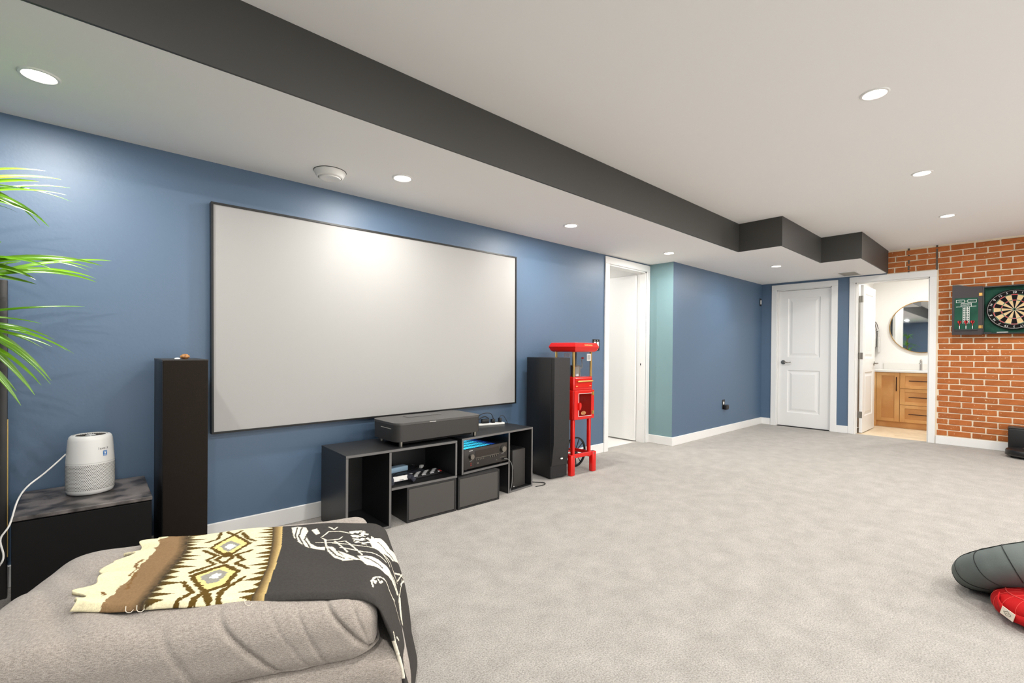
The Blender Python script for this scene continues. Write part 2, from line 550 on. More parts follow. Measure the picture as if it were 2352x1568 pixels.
for yy in (1.055, 0.787):
    B().box(XF - .0075, XF, yy - .009, yy + .009, 2.137, ZH - .002).obj('panel_seam', 'seam_grey', brick_wall, 0)

# baseboards
BH, BT = 0.10, 0.014
def baseboard(name, *boxes):
    b = B()
    for x0, x1, y0, y1 in boxes:
        b.box(x0, x1, y0, y1, 0, BH, 0.003, 1)
    struct(name, b, 'white_trim')
baseboard('baseboard_left', (XK, DX0 - .075, YL - BT, YL))
baseboard('baseboard_teal', (XT - BT, XT, YB - BT, YL))
baseboard('baseboard_bump', (XT, XF, YB - BT, YB))
baseboard('baseboard_far', (XF - BT, XF, E1 + .08, YB - BT))
baseboard('baseboard_between', (XF - BT, XF, G1 + .065, E0 - .075))
baseboard('baseboard_brick', (XF - .02, XF, YR, G0 - .072))
baseboard('baseboard_back', (XK, XK + BT, YR, YL - BT))

# ------------------------------------------------------------------ doors
def panelled_slab(name, wd, ht, t, parent, panels, rot=0, loc=(0, 0, 0)):
    """slab in local x (0..wd), z (0..ht), front at y=0; panels are raised fields in moulded recesses"""
    s = put(name, None, parent, loc, (0, 0, rot))
    b = B()
    for y, sg in ((0, 1), (t, -1)):
        xs = sorted({0, wd} | {p[0] for p in panels} | {p[1] for p in panels})
        zs = sorted({0, ht} | {p[2] for p in panels} | {p[3] for p in panels})
        for i in range(len(xs) - 1):
            for j in range(len(zs) - 1):
                if any(abs(xs[i] - p[0]) < 1e-6 and abs(zs[j] - p[2]) < 1e-6 for p in panels):
                    continue
                b.faces([(xs[i], y, zs[j]), (xs[i + 1], y, zs[j]), (xs[i + 1], y, zs[j + 1]), (xs[i], y, zs[j + 1])], [(0, 1, 2, 3)])
    b.faces([(0, 0, 0), (0, t, 0), (0, t, ht), (0, 0, ht), (wd, 0, 0), (wd, t, 0), (wd, t, ht), (wd, 0, ht)], [(0, 1, 2, 3), (4, 5, 6, 7), (3, 2, 6, 7), (0, 1, 5, 4)])
    # weld-free shell: normals are recalculated per island, so keep the slab core solid
    b.box(0.001, wd - .001, 0.013, t - .013, 0.001, ht - .001)
    me = b.mesh(name, 'white_trim', 0)
    core = put(name + '_board', me, s)
    for x0, x1, z0, z1 in panels:
        for y, sg in ((0, 1), (t, -1)):
            P = []; b2 = B()
            for ins, dep in ((0, 0), (.012, .010), (.030, .011), (.062, .003), (.066, .003)):
                P.append([(x0 + ins, y + sg * dep, z0 + ins), (x1 - ins, y + sg * dep, z0 + ins), (x1 - ins, y + sg * dep, z1 - ins), (x0 + ins, y + sg * dep, z1 - ins)])
            V = [q for r in P for q in r]
            F = [(4 * i + j, 4 * i + (j + 1) % 4, 4 * i + 4 + (j + 1) % 4, 4 * i + 4 + j) for i in range(4) for j in range(4)] + [(16, 17, 18, 19)]
            b2.faces(V, F).obj('panel', 'white_trim', s, 0)
    return s

def lever(parent, x, z, y, sg, dirx, m='nickel'):
    """lever handle: rosette and bent lever standing off the slab"""
    b = B().cyl((x, y, z), (x, y + sg * .010, z), .032, .030, 28)
    b.cyl((x, y + sg * .008, z), (x, y + sg * .048, z), .011, .010, 16)
    b.tube(smooth_path([(x, y + sg * .046, z), (x + dirx * .03, y + sg * .050, z + .004), (x + dirx * .075, y + sg * .048, z - .003), (x + dirx * .115, y + sg * .044, z + .004)], 5), [.0095] * 6 + [.008] * 5 + [.0065] * 5, 10)
    return b.obj('handle', m, parent)

def casing_y(parent, x, y0, y1, top, wd, z0=0.0):
    """casing on a wall facing -x around opening y0..y1"""
    for n, bx in (('casing', (x - .018, x, y0 - wd, y0, z0, top)), ('casing', (x - .018, x, y1, y1 + wd, z0, top)), ('casing', (x - .018, x, y0 - wd, y1 + wd, top, top + .078))):
        B().box(*bx, .003, 1).obj(n, 'white_trim', parent, 0)
    for n, bx in (('jamb', (x, x + .12, y0 - .001, y0 + .012, z0, top)), ('jamb', (x, x + .12, y1 - .012, y1 + .001, z0, top)), ('jamb', (x, x + .12, y0, y1, top - .012, top + .001))):
        B().box(*bx).obj(n, 'white_trim', parent, 0)

d2 = thing('door_2', 'closed white two-panel door with lever handle', None, (0, 0, 0), kind='structure')
casing_y(d2, XF, E0, E1, ETOP, .076)
sl = panelled_slab('slab', E1 - E0 - .028, 2.012, .035, d2, [(.125, .545, 1.02, 1.90), (.125, .545, .20, .83)], rot=-math.pi / 2, loc=(XF + .030, E1 - .014, .012))
hd = lever(sl, .068, .945, 0, -1, 1)
B().box(XF + .066, XF + .085, E0 + .012, E1 - .012, 0, ETOP - .012).obj('stop', 'white_trim', d2, 0)
B().box(XF, XF + .12, E0, E1, -.002, .006).obj('sill_gap', 'dark_gap', d2, 0)

d3 = thing('door_3', 'white bathroom doorway with the panelled door standing open inwards', None, (0, 0, 0), kind='structure')
casing_y(d3, XF, G0, G1, GTOP, .066)
sl = panelled_slab('slab', .735, 2.03, .035, d3, [(.125, .61, 1.02, 1.92), (.125, .61, .22, .83)], loc=(7.912, 1.548, .010))
lever(sl, .672, .945, 0, -1, -1)
for zz in (.245, 1.055, 1.835):
    b = B().box(-.003, 0, .001, .034, zz - .045, zz + .045, .001, 1).box(-.004, .0, .034, .052, zz - .045, zz + .045)
    for kz in range(5):
        b.cyl((-.007, .034, zz - .045 + kz * .018 + .001), (-.007, .034, zz - .045 + kz * .018 + .017), .0058, n=10)
    b.obj('hinge', 'nickel', sl)

d1 = thing('door_1', 'white cased doorway with flush white door swung open into the next room', None, (0, 0, 0), kind='structure')
wd = .072
for bx in ((DX0 - wd, DX0, YL - .018, YL, 0, DTOP), (DX1, DX1 + .06, YL - .018, YL, 0, DTOP), (DX0 - wd, DX1 + .06, YL - .018, YL, DTOP, DTOP + .076)):
    B().box(*bx, .003, 1).obj('casing', 'white_trim', d1, 0)
for bx in ((DX0 - .001, DX0 + .014, YL, YL + .11, 0, DTOP), (DX1 - .014, DX1 + .001, YL, YL + .11, 0, DTOP), (DX0, DX1, YL, YL + .11, DTOP - .014, DTOP)):
    B().box(*bx).obj('jamb', 'white_trim', d1, 0)
B().box(DX1 - .045, DX1 - .010, YL + .115, YL + .115 + .70, .014, 2.028, .002, 1).obj('slab', 'white_trim', d1, 0)
b = B().box(DX1 - .0165, DX1 - .0135, YL + .045, YL + .065, .92, .985)
b.obj('strike_plate', 'white_trim', d1, 0)
B().box(DX1 - .0175, DX1 - .0160, YL + .050, YL + .061, .930, .955).obj('latch_hole', 'black_matte', d1, 0)

# room beyond the left doorway
struct('floor_hall', B().box(3.0, 5.1, YL + .10, 5.4, -.05, -.002), 'tile', 'bright tiled floor beyond the left doorway')
b = B().box(3.0, 5.1, 5.4, 5.5, 0, ZH).box(2.9, 3.0, YL + .11, 5.5, 0, ZH).box(5.02, 5.1, YL + .11, 5.5, 0, ZH)
struct('wall_hall', b, 'white_wall', 'white walls of the room beyond the left doorway')
struct('ceiling_hall', B().box(2.9, 5.1, YL + .11, 5.5, 2.3, 2.35), 'white_ceiling')

# bathroom shell
BXK, BYL, BYR = 9.43, 1.715, -0.7
pl = struct('floor_bathroom', B().box(XF + .06, BXK, BYR, BYL, -.05, -.006), 'plank', 'pale wood plank floor of the bathroom')
x = XF + .065
k = 0
while x < BXK:
    y = BYL - (0.0, .5, .25)[k % 3]
    seg = [BYL] if y == BYL else [BYL, y]
    while seg[-1] > BYR:
        seg.append(seg[-1] - 1.0)
    for ya, yb in zip(seg[1:], seg[:-1]):
        B().box(x, min(x + .147, BXK), max(ya, BYR) + .001, yb - .001, -.006, -.001, .0008, 1).obj('plank', 'plank', pl, 0)
    x += .149
    k += 1
b = B().box(BXK, BXK + .1, BYR, BYL + .1, 0, 2.35)
struct('wall_bathroom', b, 'white_wall', 'white bathroom wall behind the mirror')
b = B().box(XF + .12, BXK, BYL, BYL + .1, 0, 2.35).box(XF + .12, BXK, BYR - .1, BYR, 0, 2.35)
struct('wall_bathroom_side', b, 'white_wall', 'white bathroom side walls')
struct('wall_bathroom_inner', B().box(XF + .1205, XF + .125, BYR, G0 - .02, 0, 2.35).box(XF + .1205, XF + .125, G0 - .02, BYL, GTOP + .02, 2.35), 'white_wall', 'white inner face of the bathroom door wall')
struct('ceiling_bathroom', B().box(XF + .12, BXK, BYR, BYL, 2.35, 2.4), 'white_ceiling', 'white bathroom ceiling')

# ------------------------------------------------------------------ ceiling fittings
def downlight(x, y, z, label, watts=None, group='recessed ceiling lights'):
    t = thing('downlight', label, 'ceiling light', (x, y, z), 0, group)
    b = B().lathe([(.047, -.0015), (.052, -.006), (.060, -.005), (.064, -.0005), (.064, .0)], 32, cap=False)
    b.obj('trim_ring', 'white_trim', t)
    B().lathe([(.0001, -.0035), (.030, -.0035), (.0475, -.002), (.0475, .0)], 32).obj('lens', 'downlight_lens', t)
    la = bpy.data.lights.new('downlight_lamp', 'AREA')
    la.shape = 'DISK'; la.size = .085; la.energy = LAMP_W if watts is None else watts; la.color = LAMP_COL
    lo = bpy.data.objects.new('downlight_lamp', la); COL.objects.link(lo)
    lo.parent = t; lo.location = (0, 0, -.008)
    return t
for x, y, lb in ((-.129, 2.60, 'recessed light in the low ceiling above the palm'), (1.445, 2.60, 'recessed light in the low ceiling beside the round ceiling vent'),
                 (3.02, 2.60, 'recessed light in the low ceiling above the popcorn cart'), (4.61, 2.60, 'recessed light in the low ceiling before the open white doorway'),
                 (6.22, 2.088, 'recessed light in the low ceiling in front of the closed white door')):
    downlight(x, y, ZL, lb, LAMP_LOW)
for x, y, lb in ((3.02, .555, 'recessed light in the main ceiling, largest and highest in view'), (4.60, .555, 'recessed light in the main ceiling, middle of its row of three'),
                 (6.187, .555, 'recessed light in the main ceiling closest to the brick wall')):
    downlight(x, y, ZH, lb)
for x, y in ((1.445, .555), (-.13, .555), (-.13, -1.1), (1.445, -1.1), (3.02, -1.1), (4.60, -1.1), (6.187, -1.1)):
    downlight(x, y, ZH, 'recessed light in the main ceiling beyond the edge of the view')
downlight(8.55, .55, 2.35, 'recessed light in the bathroom ceiling', 11)
downlight(8.55, 1.25, 2.35, 'recessed light in the bathroom ceiling', 3)
downlight(4.2, 4.2, 2.30, 'recessed light in the room beyond the left doorway', 11)

t = thing('round_ceiling_vent', 'round white air diffuser on the low ceiling above the screen', 'ceiling vent', (1.08, 2.806, ZL))
B().lathe([(.088, 0), (.090, -.004), (.074, -.034), (.066, -.038), (.064, -.030), (.064, 0)], 48, cap=False).obj('outer_ring', 'white_plastic', t)
B().lathe([(.0001, -.041), (.030, -.041), (.046, -.046), (.058, -.044), (.062, -.034), (.062, -.006)], 48).obj('centre_cone', 'white_plastic', t)
B().lathe([(.060, -.020), (.066, -.020)], 48, cap=False).obj('gap_shade', 'dark_gap', t)  # dark ring painted in as the shade between ring and cone
B().lathe([(.0895, -.0005), (.092, -.0005), (.092, -.0022), (.0895, -.0022)], 48, cap=False).obj('rim_shadow', 'dark_gap', t)  # dark ring painted in as the shadow line around the rim

t = thing('ceiling_vent', 'rectangular white return air grille in the low ceiling by bathroom', 'ceiling vent', (7.475, 1.62, ZL))
b = B().box(-.215, .215, .095, .125, -.006, 0).box(-.215, .215, -.125, -.095, -.006, 0).box(-.215, -.180, -.095, .095, -.006, 0).box(.180, .215, -.095, .095, -.006, 0)
b.obj('frame', 'white_trim', t, 0)
B().box(-.18, .18, -.095, .095, -.0008, -.0002).obj('backing', 'vent_grey', t, 0)
for k in range(14):
    y = -.09 + k * .0138
    B().box(-.18, .18, -.0012, .0045, -.005, -.0042, M=Matrix.Translation((0, y, 0)) @ Matrix.Rotation(.5, 4, 'X')).obj('slat', 'white_trim', t, 0)

# ------------------------------------------------------------------ projection screen
sx0, sx1, sz0, sz1 = .532, 2.852, .621, 1.921
sw, sh = sx1 - sx0, sz1 - sz0
t = thing('projection_screen', 'large white projection screen in a thin black frame on the blue wall', 'projection screen', ((sx0 + sx1) / 2, YL - .048, sz0))
t.rotation_euler = (0, -.0062, 0)
B().box(-sw / 2 + .004, sw / 2 - .004, 0.004, .010, .004, sh - .004).obj('screen_surface', 'screen_cloth', t, 0)
fr = .011
for bx in ((-sw / 2, sw / 2, -.004, .040, 0, fr), (-sw / 2, sw / 2, -.004, .040, sh - fr, sh), (-sw / 2, -sw / 2 + fr, -.004, .040, fr, sh - fr), (sw / 2 - fr, sw / 2, -.004, .040, fr, sh - fr)):
    B().box(*bx).obj('frame_bar', 'black_metal', t, 0)

# ------------------------------------------------------------------ tower speakers
def tower(name, label, loc, rz, side='speaker_side', front='grille_cloth', wedge=True):
    t = thing(name, label, 'speaker', loc, rz, 'tower speakers')
    w_, d_, h_ = .186, .335, 1.04
    B().box(0, w_, 0, d_, .012, h_, .004, 2).obj('cabinet', side, t)
    if wedge:
        b = B().prism([(-.040, h_ - .003), (-.040 + .002, .30), (-.012, .115), (0, .115), (0, h_ - .003)], .004, w_ - .004, 'x')
        b.obj('grille', front, t, 20)
        B().box(.001, w_ - .001, d_ * .45, d_ * .45 + .002, .02, h_ + .0003).obj('panel_joint', 'black_matte', t, 0)
        b = B().lathe([(.0001, 0), (.014, 0), (.014, .002), (.0001, .002)], 24, sx=1, sy=.45, M=Matrix.Translation((w_ / 2 + .01, -.030, .175)) @ Matrix.Rotation(math.radians(83), 4, 'X'))
        b.obj('badge', 'print_white', t)
        b = B().box(.0, w_, -.004, .0, .012, .113).obj('plinth_front', 'speaker_side', t, 0)
    else:
        B().box(.003, w_ - .003, -.014, 0, .03, h_ - .004, .003, 2).obj('grille', front, t)
        B().box(-.0005, w_ + .0005, -.002, d_, h_ - .010, h_ + .001, .001, 1).obj('top_edge', 'graphite', t)
    for x, y in ((.02, .03), (w_ - .02, .03), (.02, d_ - .03), (w_ - .02, d_ - .03)):
        B().cyl((x, y, 0), (x, y, .013), .014, n=12).obj('foot', 'black_plastic', t)
    return t
tower('tower_speaker', 'tall dark tower speaker with brown-black grille beside the black side cabinet', (.276, 2.762, 0), math.radians(0), 'speaker_side', 'grille_cloth', False)
tower('tower_speaker', 'tall black tower speaker standing next to the red popcorn cart', (2.944, 2.742, 0), math.radians(-6), 'speaker_side', 'black_laminate', True)
t = thing('seashell', 'small brown and white shell lying on top of the dark tower speaker', 'shell', (.358, 2.86, 1.0405))
b = B()
b.lathe([(.0001, 0), (.010, .002), (.017, .010), (.016, .017), (.009, .024), (.0001, .026)], 16, (.02, 0, 0), 1.25, .9)
b.obj('whorl', 'wood_shell', t)
B().lathe([(.0001, 0), (.010, .001), (.008, .006), (.0001, .008)], 12, (-.012, -.004, 0), 1.3, .8).obj('lip', 'print_white', t)

# ------------------------------------------------------------------ black side cabinet, air purifier, tall cabinet
t = thing('side_cabinet', 'low black side cabinet with a scuffed grey top beneath the air purifier', 'cabinet', (-.207, 2.655, 0), math.radians(-.8))
B().box(0, .437, .012, .452, .0, .413).obj('body', 'black_matte', t, 0)
B().box(-.001, .438, -.002, .453, .414, .430, .002, 1).obj('top', 'worn_top', t, 0)
B().box(.002, .435, -.004, .012, .004, .409, .001, 1).obj('door', 'black_matte', t, 0)

t = thing('air_purifier', 'white rounded air purifier with perforated lower half on the side cabinet', 'air purifier', (.026, 2.918, .4302), math.radians(42))
t.scale = (.86, .86, 1)
prof = [(.0001, 0), (.080, 0), (.093, .004), (.099, .016), (.101, .04), (.1005, .12), (.099, .15), (.0955, .20), (.0915, .244), (.088, .256), (.081, .263), (.0722, .265), (.0715, .262), (.0001, .255)]
B().lathe(prof, 64).obj('body', 'white_plastic', t, 50)
B().lathe([(.072, .2648), (.069, .2600), (.0001, .2585)], 48, cap=False).obj('top_recess', 'vent_grey', t, 50)
for k in range(36):
    a = 2 * math.pi * k / 36
    M = Matrix.Rotation(a, 4, 'Z')
    B().box(.026, .062, -.0016, .0016, .2595, .2618, M=M).obj('top_slot', 'hole_dark', t, 0)
B().lathe([(.0001, .2625), (.020, .2622), (.023, .2595)], 24).obj('control_disc', 'white_plastic', t)
B().lathe([(.1012, .1435), (.1008, .1445)], 64, cap=False).obj('seam_line', 'vent_grey', t)
b = B()
rows = 19
for i in range(rows):
    z = .026 + i * .0060
    R = .1012 if z < .12 else .1010
    n = 88
    for k in range(n):
        a = 2 * math.pi * (k + (i % 2) * .5) / n
        c = Vector((R * math.cos(a), R * math.sin(a), z)); s = Vector((-math.sin(a), math.cos(a), 0))
        b.faces([c + s * (.0021 * math.cos(q * math.pi / 3)) + Vector((0, 0, .0021 * math.sin(q * math.pi / 3))) for q in range(6)], [(0, 1, 2, 3, 4, 5)])
tag(b.obj('perforation', 'hole_dark', t, 0), kind='stuff')
# lettering and energy sticker on the side turned to the room
aa = math.radians(-100)
def on_body(a, z, R=.0965):
    p = Vector((R * math.cos(a), R * math.sin(a), z)); return frame_M(p, (-math.sin(a), math.cos(a), 0), (0, 0, 1))
for k, ch in enumerate('levoit'):
    text(ch, .017, 'print_grey', t, on_body(aa + (k - 2.5) * .088, .206, .0955), ext=.0003)
M = on_body(aa + .06, .183, .0985)
B().box(-.0095, .0095, -.0115, .0115, -.0004, .0004, M=M).obj('energy_sticker', 'sticker_blue', t, 0)
for k, yy in enumerate((.007, -.008)):
    B().box(-.008, .008, yy - .0008, yy + .0008, .0004, .0006, M=M).obj('sticker_line', 'print_white', t, 0)
B().box(-.004, .004, -.003, .004, .0004, .0006, M=M).obj('sticker_mark', 'print_white', t, 0)
pts = [at(151, 1043, Y=2.92), at(128, 1064, Y=2.90), at(100, 1088, Y=2.82), at(62, 1118, Y=2.72), at(40, 1150, Y=2.60), at(22, 1205, Y=2.56), at(1, 1238, Y=2.55), at(8, 1275, Y=2.54), at(0, 1297, Y=2.54), at(-30, 1330, Y=2.6)]
Mi = (Matrix.Translation(t.location) @ Matrix.Rotation(math.radians(42), 4, 'Z') @ Matrix.Diagonal((.86, .86, 1, 1))).inverted()
B().tube(smooth_path([Mi @ p for p in pts], 6), .0034, 8).obj('power_cord', 'cord_white', t)

t = thing('tall_cabinet', 'tall black framed glass-front cabinet cut by the left edge of the view', 'cabinet', (-.80, 2.985, 0))
wdt = .556
B().box(.02, wdt - .02, .02, .125, .0, 1.36).obj('body', 'black_matte', t, 0)
for bx in ((0, .026, 0, .03, 0, 1.385), (wdt - .026, wdt, 0, .03, 0, 1.385), (.026, wdt - .026, 0, .03, 1.35, 1.385), (.026, wdt - .026, 0, .03, 0, .045)):
    B().box(*bx, .004, 2).obj('frame_bar', 'graphite', t)
B().box(.026, wdt - .026, .008, .014, .17, 1.35).obj('pane', 'dark_glass', t, 0)
B().box(.026, wdt - .026, .006, .014, .045, .17).obj('lower_panel', 'amber_panel', t, 0)
B().box(wdt, wdt + .003, .004, .008, .18, .78).obj('edge_reflection', 'gold_post', t, 0)  # thin gold strip painted on as a reflection along the frame edge

# ------------------------------------------------------------------ palm
p_root = Vector((-.47, 2.60, 0))
t = thing('potted_palm', 'tall potted palm with long bright green arching leaves', 'plant', p_root)
B().lathe([(.0001, 0), (.115, 0), (.125, .02), (.155, .26), (.160, .28), (.150, .285), (.143, .262), (.0001, .255)], 32).obj('pot', 'pot', t)
B().lathe([(.0001, .262), (.142, .257)], 24).obj('soil', 'soil', t)
heads = {'a': Vector((-.455, 2.63, 1.60)), 'b': Vector((-.33, 2.62, 1.36)), 'c': Vector((-.43, 2.58, 1.18))}
for k, hpos in heads.items():
    h = hpos - p_root
    B().tube(smooth_path([(h.x * .2, h.y * .2, .25), (h.x * .5, h.y * .5, .6), (h.x * .8, h.y * .9, h.z * .8), h], 6), [.020] * 6 + [.017] * 6 + [.014] * 7, 10).obj('trunk', 'stem', t)
def leaf(p0, p1, lift, wmax, fold=.35, tw=0.0, spread=0.0):
    """one blade from p0 to p1 (world), arching upwards by lift"""
    p0, p1 = Vector(p0) - p_root, Vector(p1) - p_root
    d = p1 - p0; L = d.length
    c1 = p0 + d * .30 + Vector((0, spread, lift)); c2 = p0 + d * .72 + Vector((0, spread, lift * .95))
    cs = bez(p0, c1, c2, p1, 12)
    P = []
    for i, c in enumerate(cs):
        u = i / 12
        tv = (cs[min(i + 1, 12)] - cs[max(i - 1, 0)]).normalized()
        side = tv.cross(Vector((0, 0, 1)))
        side = side.normalized() if side.length > .05 else Vector((0, 1, 0))
        side = (Matrix.Rotation(tw, 3, tv) @ side).normalized()
        nrm = side.cross(tv)
        wv = wmax * (math.sin(math.pi * min(1, .12 + u * .88)) ** .75) * (1 - .25 * u) + .0006
        P.append([c - side * wv + nrm * wv * fold, c - side * wv * .5 + nrm * wv * fold * .25, c, c + side * wv * .5 + nrm * wv * fold * .25, c + side * wv + nrm * wv * fold])
    return B().grid(P).obj('leaf', 'leaf', t, 60)
# leaves whose tips reach into the view: (head, tip pixel, depth of tip, lift, half width)
LV = [('a', (105, 393), 2.66, .05, .010), ('a', (140, 412), 2.74, .06, .011), ('a', (90, 417), 2.55, .05, .014), ('a', (162, 432), 2.70, .07, .011), ('a', (153, 448), 2.60, .07, .009),
      ('a', (164, 463), 2.66, .08, .009), ('a', (113, 521), 2.60, .16, .012), ('a', (93, 500), 2.50, .10, .010), ('a', (92, 519), 2.72, .18, .011), ('a', (38, 476), 2.5, .06, .010), ('a', (40, 488), 2.78, .08, .010),
      ('b', (256, 599), 2.68, .05, .012), ('b', (236, 611), 2.58, .06, .010), ('b', (213, 616), 2.74, .05, .010), ('b', (204, 622), 2.52, .08, .009), ('b', (222, 648), 2.62, .08, .011), ('b', (221, 640), 2.72, .07, .010),
      ('b', (82, 642), 2.55, .04, .010), ('b', (84, 653), 2.70, .01, .010), ('b', (3, 555), 2.60, .02, .016), ('b', (49, 601), 2.75, .03, .008), ('b', (120, 618), 2.48, .05, .010),
      ('c', (195, 704), 2.62, .03, .011), ('c', (95, 743), 2.70, .04, .009), ('c', (125, 780), 2.56, .08, .013), ('c', (170, 812), 2.64, .10, .012), ('c', (155, 806), 2.70, .09, .010), ('c', (120, 796), 2.50, .07, .010),
      ('c', (118, 874), 2.58, .15, .014), ('c', (116, 882), 2.66, .14, .013), ('c', (95, 885), 2.52, .12, .014), ('c', (35, 793), 2.5, .04, .010), ('c', (80, 907), 2.60, .10, .015), ('c', (38, 899), 2.66, .07, .014),
      ('c', (48, 931), 2.54, .08, .015), ('c', (60, 762), 2.6, .03, .010), ('c', (100, 800), 2.74, .08, .010)]
for hk, px, Y, lift, wv in LV:
    tip = at(px[0], px[1], Y=Y)
    b0 = heads[hk] + Vector((random.uniform(-.01, .02), random.uniform(-.03, .03), random.uniform(-.05, .05)))
    leaf(b0, tip, lift * .75, wv * 1.05, tw=random.uniform(.35, 1.1), spread=random.uniform(-.03, .03))
for hk, nl in (('a', 4), ('b', 6), ('c', 7)):   # the other side of each crown
    for k in range(nl):
        a = math.radians(75 + k * 240 / nl) + random.uniform(-.1, .1)
        r = random.uniform(.30, .48)
        tip = heads[hk] + Vector((math.cos(a) * r, math.sin(a) * r * .75, random.uniform(-.12, .22)))
        tip.y = min(tip.y, 2.95)
        tip.x = min(tip.x, -.34)
        leaf(heads[hk] + Vector((0, 0, random.uniform(-.04, .04))), tip, random.uniform(.06, .16), .011, tw=random.uniform(-.4, .4))

# ------------------------------------------------------------------ ottoman and blanket
OT = Vector((.577, 1.147, 0))
ORZ = math.radians(-22.97)
t = thing('ottoman', 'large grey woven fabric ottoman with plump creased seat cushion', 'ottoman', OT, ORZ)
def rbox(x0, x1, y0, y1, z0, z1, r, nx, ny, nz, disp=None, r_of=None):
    """rounded box of quads, optional displacement of points"""
    V, F, idx = [], [], {}
    c = Vector(((x0 + x1) / 2, (y0 + y1) / 2, (z0 + z1) / 2)); hx = Vector(((x1 - x0) / 2, (y1 - y0) / 2, (z1 - z0) / 2))
    def vid(i, j, k):
        key = (i, j, k)
        if key not in idx:
            q = Vector((-1 + 2 * i / nx, -1 + 2 * j / ny, -1 + 2 * k / nz))
            p = Vector((q.x * hx.x, q.y * hx.y, q.z * hx.z))
            rr = Vector(r_of(q) if r_of else (r, r, r))
            inn = Vector([max(-(hx[a] - rr[a]), min(hx[a] - rr[a], p[a])) for a in range(3)])
            e = p - inn
            en = Vector([e[a] / rr[a] for a in range(3)])
            ln = en.length
            mx = max(abs(en.x), abs(en.y), abs(en.z))
            if ln > 1e-6:
                en = en * (mx / ln)
            P = inn + Vector([en[a] * rr[a] for a in range(3)])
            P = P + c
            if disp:
                P = disp(P, q)
            idx[key] = len(V); V.append(P)
        return idx[key]
    for i in range(nx):
        for j in range(ny):
            for k in (0, nz):
                F.append([vid(i, j, k), vid(i + 1, j, k), vid(i + 1, j + 1, k), vid(i, j + 1, k)])
    for i in range(nx):
        for k in range(nz):
            for j in (0, ny):
                F.append([vid(i, j, k), vid(i + 1, j, k), vid(i + 1, j, k + 1), vid(i, j, k + 1)])
    for j in range(ny):
        for k in range(nz):
            for i in (0, nx):
                F.append([vid(i, j, k), vid(i, j + 1, k), vid(i, j + 1, k + 1), vid(i, j, k + 1)])
    return B().faces(V, F)
def gauss(x, s): return math.exp(-(x / s) ** 2)
FOLDS = [(-.070, .012, .008, .55), (-.040, .004, .006, .1), (-.165, .0035, .006, .2), (-.215, .0025, .006, .35), (-.305, .010, .010, .65), (-.45, .003, .012, .3)]
def top_z(a, bb):
    """height of the cushion crown over the ottoman plan"""
    return .430 + .014 * (1 - ((a + .46) / .50) ** 2) * (1 - ((bb - .33) / .36) ** 2)
def cushion_disp(P, q):
    a, bb, z = P
    if q.z > 0.0:
        wgt = max(0.0, 1 - abs(q.x) ** 6) * max(0.0, 1 - abs(q.y) ** 6)
        z += .016 * (1 - ((a + .46) / .50) ** 2) * (1 - ((bb - .33) / .36) ** 2) * max(0, q.z)
        z += .004 * math.sin(a * 17 + bb * 9) * wgt * q.z + .003 * math.sin(a * 7 - bb * 23 + 1) * wgt * q.z
        z -= .012 * gauss(a + .73 + (bb - .3) * .8, .035) * gauss(bb - .28, .22) * q.z
        z -= .009 * gauss(a + .83 + (bb - .3) * .6, .03) * gauss(bb - .2, .2) * q.z
    z += .012 * gauss(a + .05, .10) * gauss(bb - .64, .06) * max(0, q.z)
    # gathers along the near side
    if bb < .16:
        k = max(0, 1 - bb / .16)
        for fa, dp, sg, sl in FOLDS:
            ff = gauss(a - fa - (z - .36) * (-.30 - sl) , sg * .75) * max(0, min(1, (.455 - z) / .05 + .35))
            bb += dp * 1.0 * ff * k
            z -= dp * .35 * ff * k * max(0, q.z)
    return Vector((a, bb, z))
def rad_of(q):
    rz = .06
    if q.x < 0 and q.y > 0: return (.13, .10, rz)
    if q.x > 0 and q.y > 0: return (.055, .04, .04)
    return (.075, .055, rz)
cu = rbox(-.95, .0, .0, .700, .272, .430, .06, 230, 84, 26, cushion_disp, rad_of).obj('cushion', 'upholstery', t, 60)
b = rbox(-.97, .072, -.002, .74, .035, .285, .05, 60, 44, 12, lambda P, q: P + Vector((.02 * (1 - q.z ** 2) * (1 if q.x > .9 else 0), -.006 * math.sin(P.x * 14) * (1 if q.y < -.9 else 0), 0)))
b.obj('base', 'upholstery', t, 60)
# stitched welt along the lower edge of the cushion
loop = [(-.90, .030, .292)] + [(-.9 + .055 * k, .022 + .003 * math.sin(k * 1.9), .290 + .003 * math.sin(k * 2.3)) for k in range(1, 16)] + [(-.035, .026, .296), (-.006, .05, .300), (.003, .09, .302), (.004, .3, .302), (.003, .62, .302)]
B().tube(smooth_path(loop, 5), .0045, 8).obj('welt', 'upholstery', cu)
for x, y in ((-.88, .06), (0, .06), (0, .62), (-.88, .62)):
    B().cyl((x, y, 0), (x, y, .04), .022, .026, 14).obj('foot', 'black_plastic', t)

